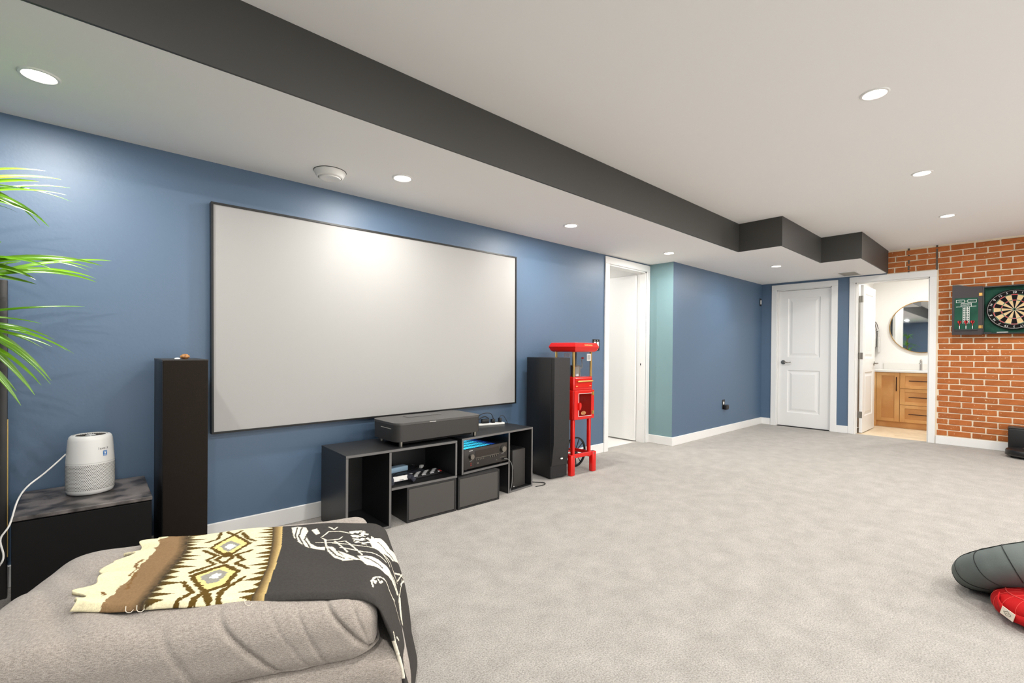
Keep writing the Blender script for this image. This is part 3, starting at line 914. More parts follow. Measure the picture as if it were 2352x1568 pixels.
# ------------------------------------------------------------------ media shelf units
TH = .016
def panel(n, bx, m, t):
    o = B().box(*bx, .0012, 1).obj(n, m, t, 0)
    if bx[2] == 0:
        B().box(bx[0] + .001, bx[1] - .001, -.0008, .0004, bx[4] + .001, bx[5] - .001).obj('edge_sheen', 'sheen_grey', o, 0)  # thin lighter strip painted on as the sheen of the front edge
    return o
def unit_left():
    t = thing('shelf_unit', 'black open shelf unit with game controller and keyboard, set beneath the projector', 'shelf unit', (1.119, 2.645, 0), math.radians(-1.6), 'black media shelf units')
    L_, D_, Hh, m = .770, .405, .481, 'black_laminate'
    def pn(n, *bx): return panel(n, bx, m, t)
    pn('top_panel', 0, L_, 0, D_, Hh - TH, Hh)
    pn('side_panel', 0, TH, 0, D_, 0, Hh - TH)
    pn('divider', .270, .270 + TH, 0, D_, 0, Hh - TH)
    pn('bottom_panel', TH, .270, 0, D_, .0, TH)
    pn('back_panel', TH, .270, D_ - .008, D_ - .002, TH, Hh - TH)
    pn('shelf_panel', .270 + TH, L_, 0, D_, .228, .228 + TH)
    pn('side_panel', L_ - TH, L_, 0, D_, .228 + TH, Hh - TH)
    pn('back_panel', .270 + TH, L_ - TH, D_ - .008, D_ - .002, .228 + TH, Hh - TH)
    return t
unit_left()
def unit_right():
    t = thing('shelf_unit', 'black open shelf unit holding the receiver and the black game console', 'shelf unit', (1.948, 2.652, 0), math.radians(4.3), 'black media shelf units')
    L_, D_, Hh, m = .752, .405, .481, 'black_laminate'
    def pn(n, *bx): return panel(n, bx, m, t)
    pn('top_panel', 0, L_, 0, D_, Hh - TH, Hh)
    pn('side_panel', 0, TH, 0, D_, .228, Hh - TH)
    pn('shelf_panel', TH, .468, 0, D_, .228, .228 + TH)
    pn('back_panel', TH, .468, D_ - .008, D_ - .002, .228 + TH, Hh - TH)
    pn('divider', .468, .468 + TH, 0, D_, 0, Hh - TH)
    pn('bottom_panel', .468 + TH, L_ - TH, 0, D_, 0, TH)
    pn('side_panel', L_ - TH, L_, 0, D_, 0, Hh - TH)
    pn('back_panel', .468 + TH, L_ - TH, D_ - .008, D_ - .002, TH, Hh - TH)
    return t
ur = unit_right()
def drawer_box(x, y, rz, lb, z1):
    t = thing('drawer_box', lb, 'drawer unit', (x, y, 0), rz, 'black drawer boxes')
    w_, d_ = .372, .40
    b = B().box(0, TH * .75, 0, d_, 0, z1).box(w_ - TH * .75, w_, 0, d_, 0, z1).box(TH * .75, w_ - TH * .75, 0, d_, z1 - TH * .75, z1).box(TH * .75, w_ - TH * .75, 0, d_, 0, TH * .75).box(TH * .75, w_ - TH * .75, d_ - .01, d_, TH * .75, z1 - TH * .75)
    b.obj('body', 'black_laminate', t, 0)
    B().box(TH * .75 + .002, w_ - TH * .75 - .002, .0008, .018, TH * .75 + .002, z1 - TH * .75 - .002, .001, 1).obj('front_panel', 'drawer_face', t, 0)
    return t
drawer_box(1.515, 2.640, math.radians(-1.5), 'black drawer box on the carpet beneath the controller shelf', .226)
drawer_box(1.902, 2.628, math.radians(0), 'black drawer box on the carpet beneath the receiver shelf', .224)

# ------------------------------------------------------------------ projector
t = thing('projector', 'large dark grey laser projector on short feet across both shelf units', 'projector', (1.445, 2.650, .4815), math.radians(.8))
pw, pd = .685, .335
def rrect(w0, w1, d0, d1, r, n=8):
    out = []
    for cx_, cy_, a0 in ((w1 - r, d0 + r, -90), (w1 - r, d1 - r, 0), (w0 + r, d1 - r, 90), (w0 + r, d0 + r, 180)):
        for k in range(n + 1):
            a = math.radians(a0 + 90 * k / n); out.append((cx_ + r * math.cos(a), cy_ + r * math.sin(a)))
    return out
B().prism(rrect(0, pw, 0, pd, .055), .034, .138, 'z').obj('body', 'graphite', t, 30)
B().prism(rrect(-.002, pw + .002, -.002, pd + .002, .056), .139, .153, 'z').obj('lid', 'graphite_top', t, 30)
B().prism(rrect(.05, pw - .05, .03, pd - .03, .04), .016, .034, 'z').obj('underbody', 'black_matte', t, 30)
B().prism(rrect(.20, pw - .20, .20, pd - .04, .03), .1535, .1545, 'z').obj('lens_window', 'dark_glass', t, 30)
B().box(.24, .29, -.0035, -.0015, .1425, .1455).obj('logo', 'print_white', t, 0)
B().box(-.003, -.0005, .07, .20, .112, .115).obj('side_slot', 'vent_grey', t, 0)
for x, y in ((.052, .04), (pw - .035, .04), (.052, pd - .04), (pw - .035, pd - .04)):
    B().cyl((x, y, 0), (x, y, .036), .0125, n=18).obj('foot', 'nickel', t)

# ------------------------------------------------------------------ receiver
t = thing('av_receiver', 'dark home theatre receiver with two round knobs and glowing vents', 'receiver', (1.975, 2.660, .2445), math.radians(4.3))
rw, rh, rd = .432, .152, .33
B().box(0, rw, .012, rd, .012, rh - .006).obj('chassis', 'black_plastic', t, 0)
B().box(-.002, rw + .002, 0, .012, .012, rh, .002, 2).obj('front_panel', 'receiver_face', t)
for x in (.04, rw - .04):
    for y in (.04, rd - .04):
        B().cyl((x, y, 0), (x, y, .012), .018, n=16).obj('foot', 'black_plastic', t)
B().box(.015, rw * .66, .02, rd - .02, rh - .0058, rh - .0050).obj('vent_glow', 'led_cyan', t, 0)
B().box(rw * .66, rw - .10, .02, rd - .02, rh - .0058, rh - .0050).obj('vent_glow', 'led_blue', t, 0)
for k in range(24):
    x = .012 + k * (rw - .03) / 23
    B().box(x, x + .0036, .016, rd - .01, rh - .005, rh - .0012).obj('vent_slat', 'black_plastic', t, 0)
for k in range(5):
    y = .02 + k * (rd - .05) / 4
    B().box(.012, rw - .012, y, y + .004, rh - .0048, rh - .0008).obj('vent_rib', 'black_plastic', t, 0)
def knob(x, z, r):
    k = B().lathe([(r, 0), (r, .016), (r * .94, .020), (.0001, .020)], 32, M=Matrix.Translation((x, 0, z)) @ Matrix.Rotation(math.pi / 2, 4, 'X')).obj('knob', 'nickel', t)
    B().lathe([(r * 1.25, 0), (r * 1.25, .002), (r * 1.02, .0025)], 32, cap=False, M=Matrix.Translation((x, 0, z)) @ Matrix.Rotation(math.pi / 2, 4, 'X')).obj('knob_ring', 'black_plastic', t)
knob(.062, .098, .019); knob(rw - .050, .108, .023)
B().box(.108, .340, -.0015, .002, .088, .132).obj('display', 'display_glass', t, 0)
B().box(.108, .340, -.0025, .002, .078, .081).obj('trim_line', 'nickel', t, 0)
B().box(.100, .102, -.0008, .002, .014, .135).obj('panel_joint', 'black_matte', t, 0)
for k in range(9):
    B().box(.113 + k * .0085, .119 + k * .0085, -.003, .002, .064, .072).obj('button', 'black_plastic' if k % 2 else 'nickel', t, 0)
for k in range(8):
    B().box(.252 + k * .0105, .258 + k * .0105, -.003, .002, .063, .074).obj('button', 'black_plastic' if k % 2 else 'nickel', t, 0)
B().cyl((.128, -.003, .042), (.128, .002, .042), .006, n=14).obj('jack', 'nickel', t)
B().cyl((.318, -.003, .035), (.318, .002, .035), .004, n=12).obj('jack', 'nickel', t)
B().box(.355, rw - .012, -.002, .002, .046, .048).obj('trim_line', 'nickel', t, 0)
B().box(.372, .408, -.002, .002, .026, .036).obj('usb_slot', 'black_matte', t, 0)
B().cyl((.062, -.002, .050), (.062, .002, .050), .004, n=12).obj('power_lamp', 'key_red', t)
B().box(.057, .067, -.002, .002, .034, .040).obj('power_button', 'key_red', t, 0)
B().box(.045, .079, -.0008, .001, .138, .1405).obj('printed_mark', 'print_white', t, 0)
B().box(rw - .062, rw - .038, -.0008, .001, .075, .0768).obj('printed_mark', 'print_white', t, 0)
B().box(.050, .074, -.0008, .001, .0668, .0684).obj('printed_mark', 'print_white', t, 0)
M4 = t.matrix_basis
wp = lambda x, y, z: Matrix.Translation(t.location) @ Matrix.Rotation(math.radians(4.3), 4, 'Z') @ Vector((x, y, z))
tag(B().tube(smooth_path([wp(.40, -.002, .031), wp(.43, -.02, .02), wp(.468, -.018, -.03), wp(.480, -.012, -.10), wp(.476, -.012, -.17), wp(.468, -.01, -.205), wp(.462, -.008, -.226)], 6), .0028, 8).obj('usb_cable', 'cord_grey'), 'thin grey cable hanging from the receiver front', 'cable')

# ------------------------------------------------------------------ game console, controller, keyboard, laptop, adapter
t = thing('game_console', 'black tower game console standing at the end of the shelf', 'game console', (2.486, 2.718, .0165), math.radians(5))
B().box(0, .151, 0, .151, .004, .298, .003, 2).obj('body', 'graphite', t)
B().box(.004, .147, .004, .147, .298, .2995).obj('top_recess', 'black_matte', t, 0)
for k in range(11):
    B().box(.006, .145, .008 + k * .013, .012 + k * .013, .2995, .3035).obj('grille_bar', 'black_plastic', t, 0)
for k in range(11):
    B().box(.008 + k * .013, .012 + k * .013, .006, .145, .2995, .3030).obj('grille_bar', 'black_plastic', t, 0)
B().box(.012, .0145, -.001, .002, .05, .15).obj('disc_slot', 'black_matte', t, 0)
B().cyl((.018, -.0015, .014), (.018, .002, .014), .004, n=14).obj('power_button', 'print_white', t)
B().box(.01, .141, .01, .141, 0, .004).obj('foot', 'black_plastic', t, 0)

SZ = .2445
t = thing('game_controller', 'white and dark grey game controller at the front of the shelf', 'game controller', (1.500, 2.712, SZ), math.radians(-2))
b = B().prism([(-.052, .012), (-.030, .020), (.030, .020), (.052, .012), (.050, -.022), (.028, -.030), (-.028, -.030), (-.050, -.022)], .012, .042, 'z', M=Matrix.Rotation(-.25, 4, 'X'))
b.obj('shell', 'white_plastic', t, 40)
for s in (-1, 1):
    B().tube(smooth_path([(s * .050, .010, .030), (s * .062, -.006, .031), (s * .072, -.030, .026), (s * .076, -.056, .018)], 5), [.017] * 5 + [.019] * 5 + [.0155] * 5 + [.012], 14).obj('grip', 'pad_grip', t)
    B().cyl((s * .026 + .006, -.006, .038), (s * .026 + .006, -.008, .050), .007, .008, 16).obj('thumbstick', 'black_plastic', t)
B().box(-.024, -.002, .002, .012, .041, .0435).obj('touchpad', 'black_plastic', t, 0)
for k, (x, y) in enumerate(((.038, .006), (.045, .000), (.031, .000), (.038, -.006))):
    B().cyl((x, y, .036), (x, y, .046), .0034, n=10).obj('face_button', 'print_grey', t)
B().box(-.014, .014, -.0312, -.0295, .0250, .0275).obj('printed_mark', 'print_grey', t, 0)

t = thing('keyboard', 'small black keyboard with white keys lying beside the controller', 'keyboard', (1.605, 2.715, SZ), math.radians(4))
B().box(0, .245, 0, .085, .0, .014, .003, 2, M=Matrix.Rotation(.06, 4, 'X')).obj('case', 'black_plastic', t)
for r_ in range(5):
    for c_ in range(14):
        m = 'key_red' if (c_ == 13 and r_ in (0, 1)) else ('key_white' if (r_ * 7 + c_ * 5) % 4 < 2 else 'key_black')
        B().box(.008 + c_ * .0165, .0225 + c_ * .0165, .008 + r_ * .0145, .0205 + r_ * .0145, .0135, .0185, M=Matrix.Rotation(.06, 4, 'X')).obj('key', m, t, 0)
t = thing('laptop', 'closed slate grey laptop lying behind the keyboard', 'laptop', (1.46, 2.800, SZ + .0006), math.radians(0))
B().box(0, .30, 0, .205, .003, .012, .003, 2).obj('base', 'laptop_grey', t)
B().box(0, .30, 0, .205, .0125, .019, .003, 2).obj('lid', 'laptop_grey', t)
t = thing('power_adapter', 'white brick power adapter with blue light painted into its colour, on the laptop', 'power adapter', (1.465, 2.868, SZ + .0200), math.radians(6))
B().box(0, .200, 0, .060, 0, .034, .004, 2).obj('brick', 'brick_blue_lit', t)
B().cyl((.200, .03, .016), (.220, .03, .016), .006, .004, 10).obj('strain_relief', 'black_plastic', t)
Mi = (Matrix.Translation(t.location) @ Matrix.Rotation(math.radians(6), 4, 'Z')).inverted()
B().tube(smooth_path([Mi @ Vector(p) for p in ((1.682, 2.920, SZ + .036), (1.72, 2.935, SZ + .042), (1.745, 2.91, SZ + .03), (1.70, 2.862, SZ + .03), (1.60, 2.83, SZ + .032), (1.545, 2.82, SZ + .035), (1.50, 2.79, SZ + .028), (1.445, 2.74, SZ + .006))], 6), .0033, 8).obj('cable', 'cord_black', t)
t = thing('plug', 'white cable plug lying at the back of the controller shelf', 'plug', (1.780, 2.905, SZ), .5)
B().box(-.014, .014, -.012, .012, .014, .036, .003, 1).obj('body', 'white_plastic', t)
for k in (-1, 1):
    B().box(k * .006 - .002, k * .006 + .002, -.032, -.012, .022, .024).obj('prong', 'nickel', t, 0)
B().tube([(0, .012, .024), (0, .02, .012), (0, .03, .004)], .004, 8).obj('cord_end', 'cord_black', t)

# power strip with plugs on the right-hand unit, by the wall
t = thing('power_strip', 'white power strip with black plugs on top of the shelf unit', 'power strip', (2.49, 3.005, .4815), math.radians(-14))
B().box(-.13, .13, -.022, .022, 0, .016, .004, 2).obj('body', 'white_plastic', t)
for k in range(4):
    B().box(-.105 + k * .06, -.075 + k * .06, -.012, .012, .0155, .0170).obj('socket', 'vent_grey', t, 0)
def plug_on(x, sx_, h_, lb):
    q = thing('plug', lb, 'plug', t.location + Matrix.Rotation(math.radians(-14), 3, 'Z') @ Vector((x, 0, .0172)), math.radians(-14))
    B().box(-sx_ / 2, sx_ / 2, -.017, .017, 0, h_, .003, 2).obj('body', 'black_plastic', q)
    return q
plug_on(-.045, .062, .034, 'wide black plug pressed into the power strip')
plug_on(.028, .030, .030, 'narrow black plug pressed into the power strip next to the wide one')
plug_on(.092, .020, .036, 'slim black plug at the end of the power strip')
for pts, r, lb in (([(2.36, 3.06, .4825), (2.385, 3.05, .535), (2.43, 3.03, .575), (2.50, 3.01, .575), (2.525, 3.00, .53)], .0032, 'black cable arching highest over the power strip'),
                   ([(2.375, 3.055, .4825), (2.41, 3.045, .53), (2.455, 3.03, .55), (2.485, 3.02, .535), (2.487, 3.015, .524)], .0040, 'thick black cable in a lower arch over the power strip'),
                   ([(2.578, 2.985, .538), (2.595, 2.985, .552), (2.615, 2.975, .548), (2.635, 2.965, .515), (2.645, 2.955, .4825)], .0024, 'thin cable looping from the end of the power strip')):
    tag(B().tube(smooth_path(pts, 7), r, 8).obj('cable', 'cord_black'), lb, 'cable')
tag(B().tube(smooth_path([(2.66, 2.94, .004), (2.74, 2.83, .004), (2.80, 2.75, .004), (2.83, 2.70, .004), (2.79, 2.665, .004), (2.70, 2.672, .004)], 7), .0035, 8).obj('floor_cable', 'cord_black'), 'black cable looping on the carpet beside the tower speaker', 'cable')

# ------------------------------------------------------------------ popcorn cart
t = thing('popcorn_cart', 'tall bright red popcorn cart with glass chamber and spoked wheel', 'popcorn cart', (3.185, 2.70, 0), math.radians(-2.5))
W_, D_ = .255, .235
RD = 'red_enamel'
for x, y, lb in ((.0, .0, 1), (W_ - .042, .0, 1), (.0, D_ - .03, 0), (W_ - .042, D_ - .03, 0)):
    B().box(x - .0, x + .030, y, y + .030, .14, .490, .006, 2).obj('leg', RD, t)
    if lb:
        x2 = x - .030 if x == 0 else x + .040
        B().box(x2, x2 + .052, y - .012, y + .034, 0, .185, .008, 2).obj('lower_leg', RD, t)
for bx in ((-.02, W_ + .04, -.002, .016, .150, .185), (-.02, W_ + .02, D_ - .02, D_ - .004, .150, .185), (-.01, .012, .01, D_ - .01, .150, .185), (W_ - .02, W_, .01, D_ - .01, .155, .185)):
    B().box(*bx, .003, 1).obj('brace', RD, t)
for x in (.01, W_ + .02):
    B().cyl((x, -.014, .168), (x, -.002, .168), .007, n=12).obj('bolt', 'nickel', t)
# wheel parallel to the front
wh = put('wheel', None, t, (.262, D_ - .025, .142))
wl = B().lathe([(.128, -.009), (.141, -.009), (.141, .009), (.128, .009), (.128, -.009)], 48, cap=False, M=Matrix.Rotation(math.pi / 2, 4, 'X'))
wl.obj('rim', 'black_metal', wh)
B().cyl((0, -.016, 0), (0, .016, 0), .017, n=18).obj('hub', 'black_metal', wh)
for k in range(12):
    a = math.pi * 2 * k / 12 + .1
    B().cyl((math.cos(a) * .014, 0, math.sin(a) * .014), (math.cos(a) * .131, 0, math.sin(a) * .131), .0042, n=8).obj('spoke', 'black_metal', wh)
B().cyl((.02, D_ - .07, .142), (.262, D_ - .03, .142), .008, n=12).obj('axle', 'nickel', t)
# storage cabinet with glazed door
Z0, Z1 = .488, .752
b = B().box(0, W_, D_ - .012, D_, Z0, Z1).box(0, .014, 0, D_, Z0, Z1).box(W_ - .014, W_, 0, D_, Z0, Z1).box(0, W_, 0, D_, Z0, Z0 + .014).box(0, W_, 0, D_, Z1 - .014, Z1)
b.obj('cabinet', RD, t, 0)
B().box(-.004, .012, -.004, D_, Z0, Z1, .010, 3).obj('corner_post', RD, t)
dr = put('door', None, t, (0, 0, 0))
for bx in ((.002, .058, -.014, 0, Z0 + .002, Z1 - .004), (W_ - .028, W_ + .012, -.014, 0, Z0 + .002, Z1 - .004), (.058, W_ - .028, -.014, 0, Z0 + .002, Z0 + .032), (.058, W_ - .028, -.014, 0, Z1 - .034, Z1 - .004)):
    B().box(*bx, .003, 1).obj('door_rail', RD, dr)
B().box(.058, W_ - .028, -.008, -.005, Z0 + .030, Z1 - .032).obj('pane', 'red_glass', dr, 0)
for bx in ((.054, .058, -.0165, -.013, Z0 + .030, Z1 - .032), (.054, W_ - .026, -.0165, -.013, Z1 - .034, Z1 - .030), (.054, W_ - .026, -.0165, -.013, Z0 + .029, Z0 + .032)):
    B().box(*bx).obj('door_bead', 'print_white', dr, 0)
B().prism([(.052, .575), (.066, .580), (.078, .600), (.080, .625), (.070, .642), (.052, .638)], -.030, -.014, 'y').obj('door_handle', RD, dr, 30)
for zz in (.545, .715):
    b = B()
    for s in (-1, 1):
        b.box(W_ - .026 + (s > 0) * .018, W_ - .012 + (s > 0) * .018, -.018, -.014, zz - .016, zz + .016, .001, 1)
    b.cyl((W_ - .010, -.018, zz - .016), (W_ - .010, -.018, zz + .016), .0035, n=10)
    b.obj('hinge', 'brass', dr)
B().lathe([(.0001, 0), (.030, 0), (.030, .0015), (.0001, .0015)], 32, sx=1, sy=.55, M=Matrix.Translation((.125, -.009, .545)) @ Matrix.Rotation(math.pi / 2, 4, 'X')).obj('badge', 'dark_red', t)
B().lathe([(.028, .0015), (.030, .0018), (.026, .0018)], 32, cap=False, sx=1, sy=.55, M=Matrix.Translation((.125, -.009, .545)) @ Matrix.Rotation(math.pi / 2, 4, 'X')).obj('badge_ring', 'print_gold', t)
B().box(.105, .145, -.0116, -.0108, .542, .548).obj('badge_mark', 'print_gold', t, 0)
# tray housing with brass handle
B().box(.0, W_ - .004, .0, D_, .752, .868, .004, 2).obj('tray_housing', RD, t)
B().box(.022, W_ - .010, -.006, .0, .772, .858, .002, 1).obj('drawer_front', RD, t)
B().cyl((.035, -.020, .828), (W_ - .018, -.020, .828), .0065, n=14).obj('tray_handle', 'brass', t)
for x in (.042, W_ - .026):
    B().cyl((x, -.020, .828), (x, 0, .828), .004, n=10).obj('handle_post', 'brass', t)
for x in (.040, W_ - .036):
    B().box(x - .012, x + .012, -.0075, -.005, .783, .788).obj('drawer_mark', 'print_gold', t, 0)
# glass chamber
C0, C1 = .868, 1.092
for x, y in ((.004, .002), (W_ - .022, .002), (.004, D_ - .018), (W_ - .022, D_ - .018)):
    B().box(x, x + .018, y, y + .016, C0, C1, .002, 1).obj('corner_trim', 'gold_post', t)
for bx in ((.022, W_ - .022, .006, .009, C0, C1), (.022, W_ - .022, D_ - .009, D_ - .006, C0, C1), (.008, .011, .018, D_ - .018, C0, C1), (W_ - .011, W_ - .008, .018, D_ - .018, C0, C1)):
    B().box(*bx).obj('pane', 'glass', t, 0)
ket = put('kettle', None, t, (.148, .115, C0))
B().lathe([(.0001, .0), (.046, .0), (.049, .004), (.049, .088), (.051, .091), (.047, .093)], 32).obj('pot', 'chrome', ket)
B().lathe([(.052, .093), (.052, .097), (.030, .105), (.0001, .107)], 32).obj('pot_lid', 'nickel', ket)
B().cyl((0, 0, .105), (0, 0, .225), .012, n=14).obj('hanger', 'graphite', ket)
B().tube(smooth_path([(.046, -.02, .075), (.058, -.03, .080), (.046, -.04, .130), (.030, -.045, .165)], 6), .004, 8).obj('crank', 'chrome', ket)
B().lathe([(.0001, 0), (.010, .002), (.013, .009), (.010, .016), (.0001, .018)], 16, (.048, -.046, .158)).obj('crank_knob', 'dart_red', ket)
B().tube(smooth_path([(.055, 0, .07), (.085, .01, .05), (.075, .01, .01), (.06, .01, .0)], 6), .003, 8).obj('kettle_cord', 'cord_black', ket)
B().box(.178, .232, -.002, .005, 1.010, 1.075, .003, 1).obj('latch_plate', 'white_plastic', t)
for k in range(3):
    B().box(.184 + k * .014, .192 + k * .014, -.004, -.002, 1.02, 1.065).obj('latch_slot', 'vent_grey', t, 0)
for k in range(6):
    B().box(.120 + k * .013, .125 + k * .013, D_ - .012, D_ - .009, 1.040, 1.080).obj('vent_slot', 'print_white', t, 0)
# canopy, wider at the waist
def canopy_ring(e, z): return [(-.012 - e, -.030 - e, z), (W_ + .012 + e, -.030 - e, z), (W_ + .012 + e, D_ + .03 + e, z), (-.012 - e, D_ + .03 + e, z)]
R_ = [canopy_ring(-.012, 1.090), canopy_ring(.004, 1.102), canopy_ring(.018, 1.136), canopy_ring(.004, 1.168), canopy_ring(-.004, 1.172)]
V = [p for r in R_ for p in r]
F = [(4 * i + j, 4 * i + (j + 1) % 4, 4 * i + 4 + (j + 1) % 4, 4 * i + 4 + j) for i in range(4) for j in range(4)] + [(3, 2, 1, 0), (16, 17, 18, 19)]
B().faces(V, F).obj('canopy', RD, t, 0)
text('NOSTALGIA', .0175, 'print_gold', t, frame_M((W_ / 2 + .022, -.0425, 1.151), (1, 0, 0), (0, .42, .9)), ext=.0005, sx=1.1)
B().cyl((-.018, D_ - .03, 1.09), (-.030, D_ - .05, 1.03), .004, n=8).obj('canopy_strut', 'gold_post', t)

# ------------------------------------------------------------------ wall plates
t = thing('light_switch', 'black plate with two white rocker switches beside the popcorn cart', 'light switch', (4.052, YL, 1.165))
B().box(-.060, .060, -.006, 0, -.060, .060, .003, 1).obj('plate', 'black_plastic', t)
for s in (-1, 1):
    B().box(s * .024 - .017, s * .024 + .017, -.010, -.005, -.034, .034, .002, 1).obj('rocker', 'white_plastic', t)
    for zz in (-.048, .048):
        B().cyl((s * .024, -.0075, zz), (s * .024, -.005, zz), .0045, n=10).obj('screw', 'print_white', t)
t = thing('wall_outlet', 'black wall outlet with a plugged in adapter on the blue wall', 'outlet', (6.465, YB, .385))
B().box(-.055, .020, -.006, 0, -.060, .070, .003, 1).obj('plate', 'black_plastic', t)
B().box(-.036, -.004, -.009, -.005, .004, .042, .002, 1).obj('socket', 'white_plastic', t)
B().box(-.030, .062, -.046, -.006, -.064, -.002, .005, 2).obj('adapter', 'black_plastic', t)
for k in range(3):
    B().box(.006 + k * .018, .018 + k * .018, -.0475, -.045, -.045, -.020).obj('adapter_port', 'graphite', t, 0)
t = thing('wall_control', 'narrow black wall control with white face near the corner by the closed door', 'wall control', (7.712, YB, 1.872))
B().box(-.030, .030, -.007, 0, -.058, .058, .002, 1).obj('plate', 'black_plastic', t)
B().box(-.016, .016, -.012, -.006, -.032, .032, .002, 1).obj('rocker', 'white_plastic', t)

# ------------------------------------------------------------------ dartboard in its wall cabinet
DY, DZ = .127, 1.608
t = thing('dartboard_cabinet', 'dark plum dartboard cabinet with open door on the brick wall', 'dartboard cabinet', (XF - .0108, DY, DZ))
# local axes: x towards the wall, y to the left of the view
cw, chh, cd = .254, .274, .085
B().box(-.012, 0, -cw, cw, -chh, chh).obj('back_board', 'green_felt', t, 0)
for bx in ((-cd, -.0, cw - .014, cw, -chh, chh), (-cd, -.0, -cw, -cw + .014, -chh, chh), (-cd, -.0, -cw + .014, cw - .014, chh - .014, chh), (-cd, -.0, -cw + .014, cw - .014, -chh, -chh + .014)):
    B().box(*bx, .002, 1).obj('side_board', 'black_laminate', t, 0)
B().box(-.075, -.030, cw - .075, cw - .014, -chh + .014, -chh + .022).obj('tray_ledge', 'black_laminate', t, 0)
def cab_door(sg, lab):
    hinge = Vector((-cd - .002, sg * cw, 0))
    d = put('door', None, t, hinge, (0, 0, sg * math.radians(6)))
    arch = [(0, -chh - .006), (sg * .255, -chh - .006), (sg * .255, chh + .034), (sg * .215, chh + .034)] + [(sg * (.215 - .02 * k), chh + .034 - .028 * (1 - math.cos(math.pi * k / 6)) / 2) for k in range(1, 7)] + [(0, chh + .004)]
    B().prism(arch, -.016, 0, 'x').obj('door_board', 'cabinet_plum', d, 0)
    s0, s1 = sorted((sg * .035, sg * .235))
    B().box(-.0185, -.015, s0, s1, -.215, .150).obj('score_board', 'green_felt', d, 0)
    B().box(-.028, -.016, s0 + .004, s1 - .004, -.232, -.216, .002, 1).obj('dart_ledge', 'black_laminate', d, 0)
    if sg > 0:
        T = lambda y, z, h=1: frame_M((-.0190, y, z), (0, -1, 0), (0, 0, 1))
        def line(y0, y1, z0, z1):
            B().box(-.0196, -.0186, min(y0, y1), max(y0, y1), min(z0, z1), max(z0, z1)).obj('chalk_line', 'print_white', d, 0)
        tk = .0018
        for a0, a1 in ((.220, .150), (.122, .050)):
            for zz in (.098, .128):
                line(a0, a1, zz - tk, zz + tk)
            for aa_ in (a0, a1):
                line(aa_ - tk, aa_ + tk, .098, .128)
        line(.150, .122, .112, .115)
        line(.200, .170, .111, .1125); line(.106, .066, .111, .1125)
        for zz in (.048, .086):
            line(.178, .092, zz - tk, zz + tk)
        for aa_ in (.178, .092):
            line(aa_ - tk, aa_ + tk, .048, .086)
        text('CRICKET', .021, 'print_white', d, T(.135, .067), sx=.9)
        line(.222, .178, .046, .050); line(.092, .050, .050, .054)
        for aa_ in (.162, .146, .124, .108):
            line(aa_ - tk, aa_ + tk, -.150, .046)
        nums = ['20', '19', '18', '17', '16', '15', 'B']
        for k, s in enumerate(nums):
            zz = .030 - k * .0265
            text(s, .022, 'print_white', d, T(.135, zz))
            line(.162, .108, zz - .0140, zz - .0128)
            for c_ in (.154, .116):
                line(c_ - .005, c_ + .005, zz - .004, zz + .004)
    for zz in (-.190, .185):
        b = B().box(-.019, -.0155, sg * .004, sg * .030, zz - .018, zz + .018, .001, 1).cyl((-.010, 0, zz - .018), (-.010, 0, zz + .018), .004, n=10).box(-.002, .018, -sg * .002, sg * .002, zz - .018, zz + .018)
        b.obj('hinge', 'brass', d)
    return d
dl = cab_door(1, 'l')
cab_door(-1, 'r')
# dartboard
t2 = thing('dartboard', 'round bristle dartboard with red and green rings in the wall cabinet', 'dartboard', (XF - .0108 - .0125, DY, DZ))
RX = Matrix.Rotation(-math.pi / 2, 4, 'Y')      # disc axis towards the room
B().lathe([(.0001, .001), (.2255, .001), (.2255, .034), (.222, .037), (.0001, .037)], 72, M=RX).obj('board', 'dart_black', t2)
def sector(r0, r1, a0, a1, x, n=5):
    P = []
    for r in (r0, r1):
        P.append([(x, -r * math.sin(a0 + (a1 - a0) * k / n), r * math.cos(a0 + (a1 - a0) * k / n)) for k in range(n + 1)])
    return B().grid(P)
for k in range(20):
    a0 = math.radians(-9 + 18 * k); a1 = a0 + math.radians(18)
    dark = k % 2 == 0
    for r0, r1, m in ((.016, .099, 'dart_black' if dark else 'dart_cream'), (.099, .107, 'dart_red' if dark else 'dart_green'), (.107, .162, 'dart_black' if dark else 'dart_cream'), (.162, .170, 'dart_red' if dark else 'dart_green')):
        sector(r0, r1, a0, a1, -.0374).obj('segment', m, t2, 0)
B().lathe([(.0001, .0376), (.0085, .0376)], 24, M=RX).obj('inner_bull', 'dart_red', t2)
B().lathe([(.0085, .0376), (.016, .0376)], 24, cap=False, M=RX).obj('outer_bull', 'dart_green', t2)
for r in (.0085, .016, .099, .107, .162, .170):
    B().tube([(-.0380, r * math.cos(q * math.pi / 32), r * math.sin(q * math.pi / 32)) for q in range(64)], .0007, 6, True).obj('ring_wire', 'dart_wire', t2)
B().tube([(-.0380, .213 * math.cos(q * math.pi / 32), .213 * math.sin(q * math.pi / 32)) for q in range(64)], .0018, 6, True).obj('number_ring', 'dart_wire', t2)
for k in range(20):
    a = math.radians(-9 + 18 * k)
    B().cyl((-.0380, -.016 * math.sin(a), .016 * math.cos(a)), (-.0380, -.170 * math.sin(a), .170 * math.cos(a)), .0006, n=6).obj('spoke_wire', 'dart_wire', t2)
for k, nmb in enumerate((20, 1, 18, 4, 13, 6, 10, 15, 2, 17, 3, 19, 7, 16, 8, 11, 14, 9, 12, 5)):
    a = math.radians(18 * k)
    up_ = Vector((0, -math.sin(a), math.cos(a)))
    text(str(nmb), .032, 'print_white', t2, frame_M(Vector((-.0378, 0, 0)) + up_ * .192, (0, -math.cos(a), -math.sin(a)), up_), name='number', ext=.0005)
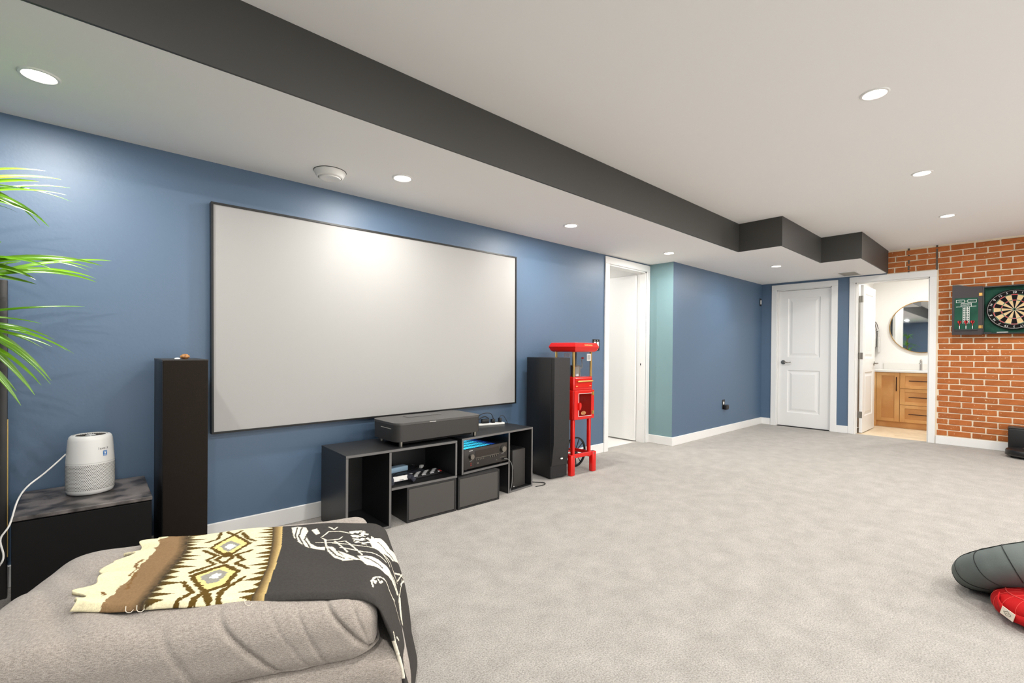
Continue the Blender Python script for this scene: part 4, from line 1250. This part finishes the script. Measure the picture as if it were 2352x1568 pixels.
# three darts standing in the open door's ledge
for k, yy in enumerate((.190, .135, .080)):
    p = Matrix.Translation(t.location) @ (Matrix.Translation((-cd - .002, cw, 0)) @ Matrix.Rotation(math.radians(6), 4, 'Z')) @ Vector((-.0252, yy, -.2158))
    q = thing('dart', ('red flighted dart furthest from the dartboard on the open door ledge', 'red flighted dart in the middle of the open door ledge', 'red flighted dart closest to the dartboard on the open door ledge')[k], 'dart', p, 0, 'darts on the cabinet door')
    B().lathe([(.0005, 0), (.0012, .004), (.0032, .008), (.0034, .036), (.0022, .040)], 12).obj('barrel', 'print_white', q)
    B().cyl((0, 0, .040), (0, 0, .066), .0024, n=10).obj('shaft', 'dart_red', q)
    for a in range(4):
        B().prism([(0, .060), (.016, .078), (.018, .096), (0, .102)], -.0006, .0006, 'y', M=Matrix.Rotation(a * math.pi / 2 + .5, 4, 'Z')).obj('flight', 'dart_red' if a % 2 else 'dart_black', q, 0)
t = thing('chalk', 'white chalk stick lying on the dartboard cabinet floor', 'chalk', (XF - .062, DY + .085, DZ - chh + .0145), math.radians(80))
B().cyl((-.04, 0, .0045), (.04, 0, .0045), .0045, n=12).obj('stick', 'print_white', t)
B().cyl((.041, 0, .0045), (.052, 0, .0045), .0045, .004, n=12).obj('tip', 'print_white', t)

# ------------------------------------------------------------------ robot vacuum and dock
t = thing('vacuum_dock', 'tall black robot vacuum emptying dock against the brick wall', 'vacuum dock', (7.59, .005, 0))
B().box(0, .16, -.155, .155, .0, .285, .012, 3).obj('tower', 'black_plastic', t)
B().box(-.004, .162, -.157, .157, .283, .298, .006, 2).obj('lid', 'graphite', t)
B().box(-.22, .0, -.13, .13, 0, .012, .004, 1).obj('ramp', 'black_plastic', t)
t = thing('robot_vacuum', 'round black robot vacuum parked at its dock', 'robot vacuum', (7.405, .005, .0125))
B().lathe([(.0001, .006), (.150, .006), (.166, .012), (.172, .022), (.172, .060), (.166, .074), (.150, .079), (.0001, .080)], 64).obj('body', 'black_plastic', t)
B().lathe([(.1722, .016), (.1745, .018), (.1745, .023), (.1722, .025)], 64, cap=False).obj('bumper_line', 'graphite', t)
B().lathe([(.0001, .096), (.040, .096), (.046, .090), (.046, .080)], 32).obj('turret', 'graphite', t)
for a in (1.2, 3.6, 5.2):
    B().cyl((math.cos(a) * .11, math.sin(a) * .11 - .012, .012), (math.cos(a) * .11, math.sin(a) * .11 + .012, .012), .012, n=14).obj('caster', 'black_matte', t)

# ------------------------------------------------------------------ floor cushions
def zafu(name, label, loc, R, hgt, m, seam, rx, rz, nple, seam_m, sr=.0018):
    t = thing(name, label, 'cushion', loc)
    M = Matrix.Rotation(rz, 4, 'Z') @ Matrix.Rotation(rx, 4, 'Y')
    P = []
    NA, NB = 96, 26
    prof = []
    for i in range(NB + 1):
        u = -math.pi / 2 + math.pi * i / NB
        prof.append((R * abs(math.cos(u)) ** .62, hgt / 2 * math.copysign(abs(math.sin(u)) ** .85, math.sin(u))))
    for r, z in prof:
        row = []
        for k in range(NA + 1):
            a = 2 * math.pi * k / NA
            wv = 1 - .018 * abs(math.cos(a * nple / 2)) ** 8 * (r / R) + .006 * math.sin(a * 3 + z * 20)
            row.append(M @ Vector((r * wv * math.cos(a), r * wv * math.sin(a), z + .006 * math.sin(a * 2 + 1) * r / R)))
        P.append(row)
    zmin = min(p.z for r in P for p in r)
    for r in P:
        for p in r: p.z = max(p.z - zmin - .012, .0005 + .001 * random.random() * 0)
    off = Vector((0, 0, -zmin - .012))
    body = B().grid(P).obj('body', m, t, 70)
    for k in range(nple):
        a = 2 * math.pi * (k + .5) / nple
        pts = []
        for r, z in prof[4:-3]:
            q = M @ Vector((r * 1.004 * math.cos(a), r * 1.004 * math.sin(a), z * 1.01 + .006 * math.sin(a * 2 + 1) * r / R)) + off
            q.z = max(q.z, .004)
            pts.append(q)
        B().tube(pts, sr, 6).obj('seam', seam_m, body)
    for zi in (NB - 6,):
        r, z = prof[zi]
        B().tube([M @ Vector((r * .990 * math.cos(2 * math.pi * k / 48), r * .990 * math.sin(2 * math.pi * k / 48), z + .002 + .006 * math.sin(2 * math.pi * k / 24 + 1) * r / R)) + off for k in range(48)], .0020, 6, True).obj('welt', seam_m, body)
    return t, M, off, prof
zafu('floor_cushion', 'round grey-green meditation cushion with stitched panels lying tilted on carpet', (3.06, .03, 0), .225, .170, 'cushion_grey', None, math.radians(-38), math.radians(-135), 12, 'seam_dark')
t, M, off, prof = zafu('floor_cushion', 'round red meditation cushion with pleats and a white label', (2.905, -.085, 0), .190, .130, 'cushion_red', None, math.radians(6), math.radians(20), 22, 'seam_red', .0009)
a = math.radians(141)
def rim_pt(a, z, e): return Vector(((.188 + e) * math.cos(a), (.188 + e) * math.sin(a), z))
hp = [rim_pt(a - .50, .092, -.010), rim_pt(a - .32, .078, .010), rim_pt(a - .1, .060, .020), rim_pt(a + .2, .055, .018), rim_pt(a + .45, .080, .006)]
sp = smooth_path(hp, 6)
Pg = [[p + Vector((0, 0, .016)), p - Vector((0, 0, .016))] for p in sp]
o = B().grid(Pg).obj('strap', 'cushion_red', t, 60)
o.modifiers.new('thick', 'SOLIDIFY').thickness = .004

# label on the red cushion's strap
Ml = frame_M(rim_pt(a - .02, .060, .024), (-math.sin(a) * .97, math.cos(a) * .97, -.25), (.25 * -math.sin(a), .25 * math.cos(a), .97))
B().box(-.024, .024, -.017, .017, -.001, .001, M=Ml).obj('label_patch', 'label_cloth', t, 0)
em = [Ml @ Vector((x, y, .0015)) for x, y in ((-.015, 0), (-.008, .004), (-.002, .011), (.004, .006), (.013, .003), (.012, -.003), (.004, -.006), (-.002, -.011), (-.008, -.004))]
B().tube(em, .0006, 6, True).obj('emblem', 'seam_dark', t)
B().tube([Ml @ Vector((-.005, -.001, .0015)), Ml @ Vector((.006, .001, .0015))], .0006, 6).obj('emblem_bar', 'seam_dark', t)

# ------------------------------------------------------------------ blanket draped over the ottoman
BP = {'brown': [(-0.693, 1.0), (-0.647, 0.985), (-0.597, 0.95), (-0.56, 0.653), (-0.557, 0.452), (-0.557, 0.286), (-0.563, 0.101), (-0.554, 0.0), (-0.606, 0.0), (-0.659, 0.0), (-0.659, 0.03), (-0.65, 0.226), (-0.647, 0.382), (-0.647, 0.573), (-0.659, 0.714), (-0.669, 0.844)], 'brown_edge': [(-0.6, 0.955), (-0.563, 0.658), (-0.557, 0.427), (-0.563, 0.236), (-0.563, 0.065), (-0.563, 0.0)], 'spk_l': [(-0.591, 0.94), (-0.557, 0.653), (-0.55, 0.427), (-0.557, 0.236), (-0.557, 0.07), (-0.554, 0.0)], 'spk_r': [(-0.333, 0.955), (-0.311, 0.638), (-0.299, 0.291), (-0.305, 0.136), (-0.311, 0.015)], 'str_l': [(-0.333, 0.97), (-0.311, 0.638), (-0.299, 0.291), (-0.305, 0.136), (-0.314, 0.015)], 'str_r': [(-0.299, 0.94), (-0.28, 0.598), (-0.277, 0.286), (-0.28, 0.131), (-0.283, 0.0)], 'd1': [(-0.491, 0.663), (-0.448, 0.884), (-0.379, 0.658), (-0.429, 0.513)], 'd1g': [(-0.467, 0.663), (-0.445, 0.764), (-0.404, 0.653), (-0.429, 0.578)], 'd1w': [(-0.451, 0.653), (-0.439, 0.698), (-0.417, 0.648), (-0.429, 0.603)], 'd2': [(-0.488, 0.266), (-0.42, 0.387), (-0.376, 0.291), (-0.389, 0.161), (-0.435, 0.101)], 'd2g': [(-0.467, 0.256), (-0.429, 0.332), (-0.398, 0.281), (-0.414, 0.196), (-0.439, 0.181)], 'd2w': [(-0.445, 0.246), (-0.429, 0.291), (-0.414, 0.271), (-0.426, 0.226)], 'd3': [(-0.454, 0.482), (-0.435, 0.568), (-0.411, 0.497), (-0.426, 0.412)], 'zig': [[(-0.507, 0.628), (-0.46, 0.543), (-0.479, 0.482), (-0.448, 0.407), (-0.498, 0.302)], [(-0.364, 0.553), (-0.404, 0.523), (-0.373, 0.437), (-0.395, 0.402), (-0.352, 0.312)], [(-0.516, 0.764), (-0.491, 0.824), (-0.498, 0.965)], [(-0.423, 0.899), (-0.392, 0.754), (-0.364, 0.693)], [(-0.476, 0.955), (-0.448, 0.884), (-0.432, 0.94)], [(-0.501, 0.211), (-0.463, 0.095), (-0.488, 0.0)], [(-0.352, 0.216), (-0.379, 0.146), (-0.401, 0.075)], [(-0.448, 0.035), (-0.451, 0.0)], [(-0.423, 0.075), (-0.411, 0.0)], [(-0.395, 0.095), (-0.389, 0.0)], [(-0.435, 0.101), (-0.448, 0.02)], [(-0.435, 0.101), (-0.414, 0.005)]], 'fr': [[(-0.662, 0.558), (-0.656, 0.337)], [(-0.644, 0.362), (-0.634, 0.186)], [(-0.687, 0.166), (-0.684, 0.121)]], 'cream': [[(-0.268, 0.935), (-0.249, 0.945), (-0.221, 0.915), (-0.209, 0.849), (-0.209, 0.739), (-0.193, 0.618), (-0.171, 0.558), (-0.146, 0.548), (-0.146, 0.503), (-0.174, 0.528), (-0.199, 0.558), (-0.215, 0.588), (-0.233, 0.658), (-0.252, 0.754)], [(-0.146, 0.563), (-0.122, 0.543), (-0.106, 0.462), (-0.084, 0.402), (-0.059, 0.362), (-0.09, 0.362), (-0.118, 0.412), (-0.137, 0.487)], [(-0.106, 0.482), (-0.075, 0.432), (-0.035, 0.357), (-0.056, 0.367), (-0.084, 0.402)], [(-0.05, 0.412), (-0.003, 0.402), (0.031, 0.387), (0.068, 0.412), (0.118, 0.467), (0.146, 0.462), (0.177, 0.472), (0.155, 0.417), (0.124, 0.402), (0.087, 0.372), (0.037, 0.307), (0.012, 0.307), (-0.022, 0.302), (-0.038, 0.357)], [(-0.01, 0.678), (0.034, 0.724), (0.077, 0.688), (0.214, 0.975), (0.245, 0.94), (0.167, 0.774), (0.09, 0.588), (0.034, 0.508), (-0.0, 0.543)], [(-0.199, 0.859), (-0.181, 0.874), (-0.168, 0.789), (-0.181, 0.774)], [(0.177, 0.472), (0.199, 0.503), (0.227, 0.457), (0.254, 0.417), (0.236, 0.387), (0.205, 0.402)], [(0.233, 0.271), (0.264, 0.302), (0.282, 0.256), (0.258, 0.231)]], 'dark': [[(-0.249, 0.925), (-0.249, 0.794), (-0.237, 0.678)], [(-0.233, 0.92), (-0.237, 0.774), (-0.212, 0.583)], [(-0.209, 0.824), (-0.215, 0.704), (-0.193, 0.558)], [(-0.028, 0.387), (0.003, 0.352), (0.028, 0.337)], [(0.068, 0.412), (0.118, 0.447), (0.152, 0.437)], [(-0.134, 0.518), (-0.112, 0.432), (-0.087, 0.387)], [(0.021, 0.648), (0.052, 0.578), (0.115, 0.643)]], 'net': [[(-0.162, 0.724), (-0.14, 0.804), (-0.1, 0.794), (-0.072, 0.764)], [(-0.159, 0.704), (-0.143, 0.663), (-0.106, 0.668), (-0.094, 0.709)], [(-0.15, 0.683), (-0.143, 0.568)], [(-0.177, 0.633), (-0.122, 0.613), (-0.084, 0.633)], [(-0.118, 0.638), (-0.078, 0.462)], [(-0.084, 0.633), (-0.035, 0.422)], [(-0.122, 0.603), (-0.047, 0.553), (0.025, 0.518)], [(-0.1, 0.528), (-0.031, 0.457), (0.046, 0.437)], [(-0.0, 0.543), (0.068, 0.452)], [(0.025, 0.503), (0.149, 0.513)], [(-0.14, 0.879), (-0.122, 0.829), (-0.112, 0.869)], [(-0.01, 0.09), (-0.013, 0.131), (-0.003, 0.186), (0.018, 0.231), (0.037, 0.251), (0.065, 0.241), (0.093, 0.251), (0.115, 0.281)], [(-0.007, 0.166), (-0.003, 0.131), (0.003, 0.161)], [(0.009, 0.191), (0.015, 0.166), (0.025, 0.206)], [(0.149, 0.533), (0.233, 0.874)], [(0.183, 0.583), (0.289, 1.0)], [(0.102, 0.261), (0.139, 0.256), (0.177, 0.246)], [(0.192, 0.658), (0.183, 0.422), (0.22, 0.377)], [(0.124, 0.035), (0.139, 0.05)], [(0.102, 0.02), (0.124, 0.0), (0.167, 0.0), (0.211, 0.0)], [(0.118, 0.533), (0.22, 0.749)]], 'spot': [(-0.072, 0.794), (-0.025, 0.814), (0.009, 0.704), (-0.01, 0.558), (-0.056, 0.603)]}
def lerp(x, xs, ys): return float(np.interp(x, xs, ys))
def b_near(a): return lerp(a, [-.73, -.466, -.285, -.09, 0, .06, .5], [.170, .105, .085, .050, .025, .005, -.045])
def b_far(a): return lerp(a, [-.73, -.3, 0, .1, .5], [.650, .628, .588, .578, .565])
BR, TM = .075, 1.2
def blanket_pt(a, v):
    b_ = b_near(a) + v * (b_far(a) - b_near(a))
    zt = .430 + .016 * (1 - ((min(a, 0) + .46) / .5) ** 2) * (1 - ((b_ - .33) / .36) ** 2) + .014
    a0 = -.06 + .055 * min(1, v * 1.6) ** .8
    s = a - a0
    if s <= 0:
        x, z = a, zt
    else:
        th = min(s / BR, TM); x = a0 + BR * math.sin(th); z = zt - BR * (1 - math.cos(th))
        r = max(0, s - BR * TM)
        tm = TM + .16 * min(1, r / .3)
        x += r * math.cos(tm); z -= r * math.sin(tm)
        x += .010 * math.sin(v * 9 + 1) * min(1, r / .15)
        b_ += .012 * math.sin(a * 11) * min(1, r / .1)
    z += .0025 * math.sin(a * 23 + v * 5) + .002 * math.sin(v * 17 + a * 9)
    return x, b_, max(z, .012)
NA, NV = 520, 250
AA = np.linspace(-.735, .47, NA); VV = np.linspace(0, 1, NV)
ga, gv = np.meshgrid(AA, VV, indexing='ij')
rng = np.random.default_rng(3)
def noise2(n0, n1, cells_a, cells_v):
    g = rng.random((cells_a + 2, cells_v + 2))
    x = np.linspace(0, cells_a, n0); y = np.linspace(0, cells_v, n1)
    i, j = np.floor(x).astype(int), np.floor(y).astype(int); fx, fy = (x - i)[:, None], (y - j)[None, :]
    i, j = np.minimum(i, cells_a), np.minimum(j, cells_v)
    return g[np.ix_(i, j)] * (1 - fx) * (1 - fy) + g[np.ix_(i + 1, j)] * fx * (1 - fy) + g[np.ix_(i, j + 1)] * (1 - fx) * fy + g[np.ix_(i + 1, j + 1)] * fx * fy
SV = .56                                   # blanket width in metres, so (a, v*SV) is isotropic
jx = (noise2(NA, NV, 260, 120) - .5) * .010; jy = (noise2(NA, NV, 260, 120) - .5) * .003
pa, pv = ga + jx, gv * SV + jy             # frayed weave coordinates
def C3(c): return np.array(lin(c)[:3])
OL, CR, BRN, CHAR = C3((94, 72, 30)), C3((236, 224, 184)), C3((140, 112, 80)), C3((66, 63, 60))
colr = np.tile(CR, (NA, NV, 1))
def inpoly(poly, x=None, y=None):
    x = pa if x is None else x; y = pv if y is None else y
    m = np.zeros(x.shape, bool); n = len(poly)
    for i in range(n):
        x0, y0 = poly[i][0], poly[i][1] * SV; x1, y1 = poly[(i + 1) % n][0], poly[(i + 1) % n][1] * SV
        if y0 == y1: continue
        c = ((y0 > y) != (y1 > y)) & (x < (x1 - x0) * (y - y0) / (y1 - y0) + x0)
        m ^= c
    return m
def dist(line, x=None, y=None):
    x = pa if x is None else x; y = pv if y is None else y
    d = np.full(x.shape, 9.0)
    for (a0, v0), (a1, v1) in zip(line[:-1], line[1:]):
        p0 = np.array([a0, v0 * SV]); e = np.array([a1, v1 * SV]) - p0; l2 = max(e @ e, 1e-9)
        tt = np.clip(((x - p0[0]) * e[0] + (y - p0[1]) * e[1]) / l2, 0, 1)
        d = np.minimum(d, np.hypot(x - p0[0] - tt * e[0], y - p0[1] - tt * e[1]))
    return d
def paint(mask, c): colr[mask] = c
def closed(l): return l + [l[0]]
def edge_at(line, v):                      # a of a border line as a function of v
    q = sorted((p[1], p[0]) for p in line); return np.interp(v, [p[0] for p in q], [p[1] for p in q])
# print of the left, cream half
for l in BP['zig']: paint(dist(l) < .0062, OL)
for k, w_ in (('d1', .006), ('d2', .0075), ('d3', .006)):
    if k != 'd3': paint(inpoly(BP[k]), C3((240, 216, 140)))
    paint(dist(closed(BP[k])) < w_, OL)
for k in ('d1', 'd2'):
    paint(inpoly(BP[k + 'g']), C3((150, 147, 138))); paint(inpoly(BP[k + 'w']), C3((236, 234, 224)))
lft, rgt = edge_at(BP['spk_l'], gv), edge_at(BP['spk_r'], gv)
def spikes(border, sgn, n, length):
    ph = gv * n; tri = np.abs(ph - np.floor(ph) - .5) * 2      # 0 at spike axis
    hgt = length * (.65 + .35 * np.sin(np.floor(ph) * 2.4))
    d = (ga - border) * sgn
    return (d > -.004) & (d < hgt * (1 - tri * 1.15))
paint(spikes(lft, 1, 17, .062), OL); paint(spikes(rgt, -1, 19, .055), OL)
br_r = edge_at([(a_, v_) for a_, v_ in BP['brown_edge']], gv)
paint((ga < br_r + .004) & (ga > edge_at([(-.662, 0), (-.650, .3), (-.648, .57), (-.665, .8), (-.693, 1)], gv) + jx * .6), BRN)
fz = np.clip(1 - np.abs(ga - br_r) / .026, 0, 1)[..., None] * (noise2(NA, NV, 200, 90)[..., None] * .5 + .6)
colr = colr * (1 - np.clip(fz, 0, 1)) + C3((58, 52, 40)) * np.clip(fz, 0, 1)
for l in BP['fr']: paint(dist(l) < .004, C3((128, 96, 60)))
# stripe and charcoal half
sl_, sr_ = edge_at(BP['str_l'], gv), edge_at(BP['str_r'], gv)
paint(ga > sl_, CHAR)
u_ = np.clip((ga - sl_) / np.maximum(sr_ - sl_, .01), 0, 1)[..., None]
stripe = np.where(u_ < .5, C3((62, 54, 42)) * (1 - u_ * 2) + C3((140, 116, 76)) * u_ * 2, C3((140, 116, 76)) * (2 - u_ * 2) + C3((206, 178, 118)) * (u_ * 2 - 1))
ms = (ga > sl_) & (ga < sr_); colr[ms] = stripe[ms]
NC = C3((236, 227, 206))
rawx, rawy = ga + jx * .25, gv * SV + jy * .5
for p_ in BP['cream']: paint(inpoly(p_, rawx, rawy), NC)
for l in BP['dark']: paint(dist(l, rawx, rawy) < .0026, CHAR)
for l in BP['net']: paint(dist(l, rawx, rawy) < .0026, NC)
sp_ = inpoly(BP['spot'], rawx, rawy) & (noise2(NA, NV, 150, 70) > .55); paint(sp_, NC)
# woven tone
colr = colr * (.86 + .28 * noise2(NA, NV, 500, 240)[..., None])
t = thing('blanket', 'patterned cream, brown and charcoal woven throw draped over the grey ottoman', 'blanket', OT, ORZ)
pts = [blanket_pt(float(AA[i]), float(VV[j])) for i in range(NA) for j in range(NV)]
# ragged fold along the left end
P3 = np.array(pts).reshape(NA, NV, 3)
fall = np.clip(1 - (ga + .735) / .10, 0, 1)
P3[..., 0] += fall * (.018 * np.sin(gv * 21) + .012 * np.sin(gv * 47 + 1)) + fall * .03 * (gv > .75)
P3[..., 2] += fall * (.006 * np.sin(gv * 21 + .8) + .005 * np.sin(gv * 38))
edge = np.clip(1 - np.minimum(gv, 1 - gv) / .03, 0, 1) ** 2
hang = np.clip((ga + .02) / .1, 0, 1)
P3[..., 2] -= .014 * edge * (1 - hang)
bb = B(); bb.v = [tuple(p) for p in P3.reshape(-1, 3)]
ii, jj = np.meshgrid(np.arange(NA - 1), np.arange(NV - 1), indexing='ij')
q0 = (ii * NV + jj).ravel()
me = bpy.data.meshes.new('cloth')
me.from_pydata(bb.v, [], np.stack([q0, q0 + NV, q0 + NV + 1, q0 + 1], 1).tolist())
ca = me.color_attributes.new('print', 'FLOAT_COLOR', 'POINT')
ca.data.foreach_set('color', np.concatenate([np.clip(colr, 0, 1).reshape(-1, 3), np.ones((NA * NV, 1))], 1).astype(np.float32).ravel())
me.materials.append(MATS['blanket_weave'])
me.polygons.foreach_set('use_smooth', [True] * len(me.polygons))
o = put('cloth', me, t)
md = o.modifiers.new('thick', 'SOLIDIFY'); md.thickness = .009; md.offset = -1
# loose threads on the near hem
for a_, v_ in ((-.60, 0), (-.575, 0), (-.33, 0)):
    p = Vector(blanket_pt(a_, v_))
    B().tube(smooth_path([p + Vector((0, .004, -.002)), p + Vector((.006, -.012, -.008)), p + Vector((.016, -.016, -.010)), p + Vector((.020, -.008, -.008))], 5), .0008, 5).obj('loose_thread', 'label_cloth', t)

# ------------------------------------------------------------------ bathroom fittings
VX, VY0, VY1, VZ = 8.93, .55, 1.630, .822
t = thing('vanity_cabinet', 'oak vanity cabinet with one door and three drawers in the bathroom', 'cabinet', (VX, 0, 0))
dpt = BXK - VX - .002
b = B().box(.0, dpt, VY1 - .055, VY1, .0, VZ).box(.0, dpt, VY0, VY0 + .02, 0, VZ).box(.022, dpt, VY0 + .02, VY1 - .055, .085, VZ - .001)
b.obj('body', 'oak', t, 0)
B().box(.03, .05, VY0 + .02, VY1 - .055, 0, .085).obj('toe_kick', 'oak_panel', t, 0)
def shaker(name, y0, y1, z0, z1, st):
    d = put(name, None, t)
    for bx in ((0, .021, y0, y0 + st, z0, z1), (0, .021, y1 - st, y1, z0, z1), (0, .021, y0 + st, y1 - st, z1 - st * .8, z1), (0, .021, y0 + st, y1 - st, z0, z0 + st * .8)):
        B().box(*bx, .0015, 1).obj('rail', 'oak', d, 0)
    B().box(.009, .021, y0 + st, y1 - st, z0 + st * .8, z1 - st * .8).obj('inset_panel', 'oak_panel', d, 0)
    return d
def bar(d, p0, p1):
    p0, p1 = Vector(p0), Vector(p1)
    b = B().cyl(p0, p1, .0062, n=12)
    e = (p1 - p0) * .12
    for q in (p0 + e, p1 - e):
        b.cyl(q, q + Vector((.032, 0, 0)), .005, n=10)
    b.obj('handle', 'bronze', d)
d = shaker('door', 1.300, 1.572, .092, VZ - .004, .058)
bar(d, (-.032, 1.332, .545), (-.032, 1.332, .755))
for k, (z0, z1) in enumerate(((.588, VZ - .004), (.348, .582), (.092, .342))):
    d = shaker('drawer', VY0 + .022, 1.294, z0, z1, .058)
    bar(d, (-.032, 1.19, (z0 + z1) / 2), (-.032, .98, (z0 + z1) / 2))
t = thing('countertop', 'white vanity countertop with upstand above the oak cabinet', 'countertop', (VX, 0, VZ))
B().box(-.02, dpt, VY0 - .01, VY1 + .012, .0005, .030, .003, 1).obj('slab', 'white_plastic', t, 0)
B().box(dpt - .02, dpt, VY0 - .01, VY1 - .06, .030, .130, .002, 1).obj('upstand', 'white_plastic', t, 0)
t = thing('faucet', 'slim chrome bathroom faucet on the white vanity top', 'faucet', (VX + .32, 1.10, VZ + .0302))
B().lathe([(.0001, 0), (.026, 0), (.026, .006), (.018, .010), (.017, .130), (.0001, .131)], 24).obj('body', 'chrome', t)
B().box(-.115, .0, -.012, .012, .098, .114, .004, 2).obj('spout', 'chrome', t)
B().cyl((0, 0, .130), (0, 0, .150), .016, n=18).obj('valve', 'chrome', t)
B().box(-.015, .055, -.006, .006, .150, .158, .002, 1, M=Matrix.Rotation(-.25, 4, 'Y')).obj('lever', 'chrome', t)
MY, MZ, MR = 1.110, 1.508, .391
t = thing('round_mirror', 'large round mirror with a thin brass rim above the vanity', 'mirror', (BXK - .0005, MY, MZ))
B().lathe([(.0001, .018), (MR - .006, .018), (MR - .006, .004), (.0001, .004)], 96, M=RX).obj('mirror_glass', 'mirror', t, 0)
B().lathe([(MR - .006, 0), (MR + .002, 0), (MR + .002, .030), (MR - .006, .030), (MR - .006, 0)], 96, cap=False, M=RX).obj('rim', 'brass', t)
t = thing('towel_ring', 'dark metal towel ring on the white bathroom wall', 'towel ring', (9.33, BYL, 1.60))
B().cyl((0, 0, 0), (0, -.012, 0), .022, n=18).obj('rosette', 'bronze', t)
B().cyl((0, -.012, 0), (0, -.050, 0), .006, n=12).obj('arm', 'bronze', t)
B().tube([(0 + .075 * math.sin(q * math.pi / 20), -.050 - .03 * (1 - math.cos(q * math.pi / 20)) / 2, -.075 + .075 * math.cos(q * math.pi / 20)) for q in range(40)], .0045, 8, True).obj('ring', 'bronze', t)
t = thing('hand_towel', 'grey and white hand towel hanging from the dark towel ring', 'towel', (9.33, BYL - .080, 1.12))
P = []
for i in range(29):
    z = .345 - .345 * i / 28
    wv = .05 + .035 * min(1, i / 12)
    P.append([((k / 12 - .5) * 2 * wv, -.012 - .010 * math.cos(k / 12 * math.pi * 5) * min(1, .4 + i / 20), z) for k in range(13)])
o = B().grid(P).obj('front_fall', 'towel', t, 60); o.modifiers.new('thick', 'SOLIDIFY').thickness = .006
P2 = [[(x, y * -.6 + .010, z + .02) for x, y, z in r] for r in P[:24]]
o = B().grid(P2).obj('back_fall', 'towel', t, 60); o.modifiers.new('thick', 'SOLIDIFY').thickness = .006
B().cyl((-.055, -.002, .352), (.055, -.002, .352), .014, n=14).obj('fold', 'towel', t)
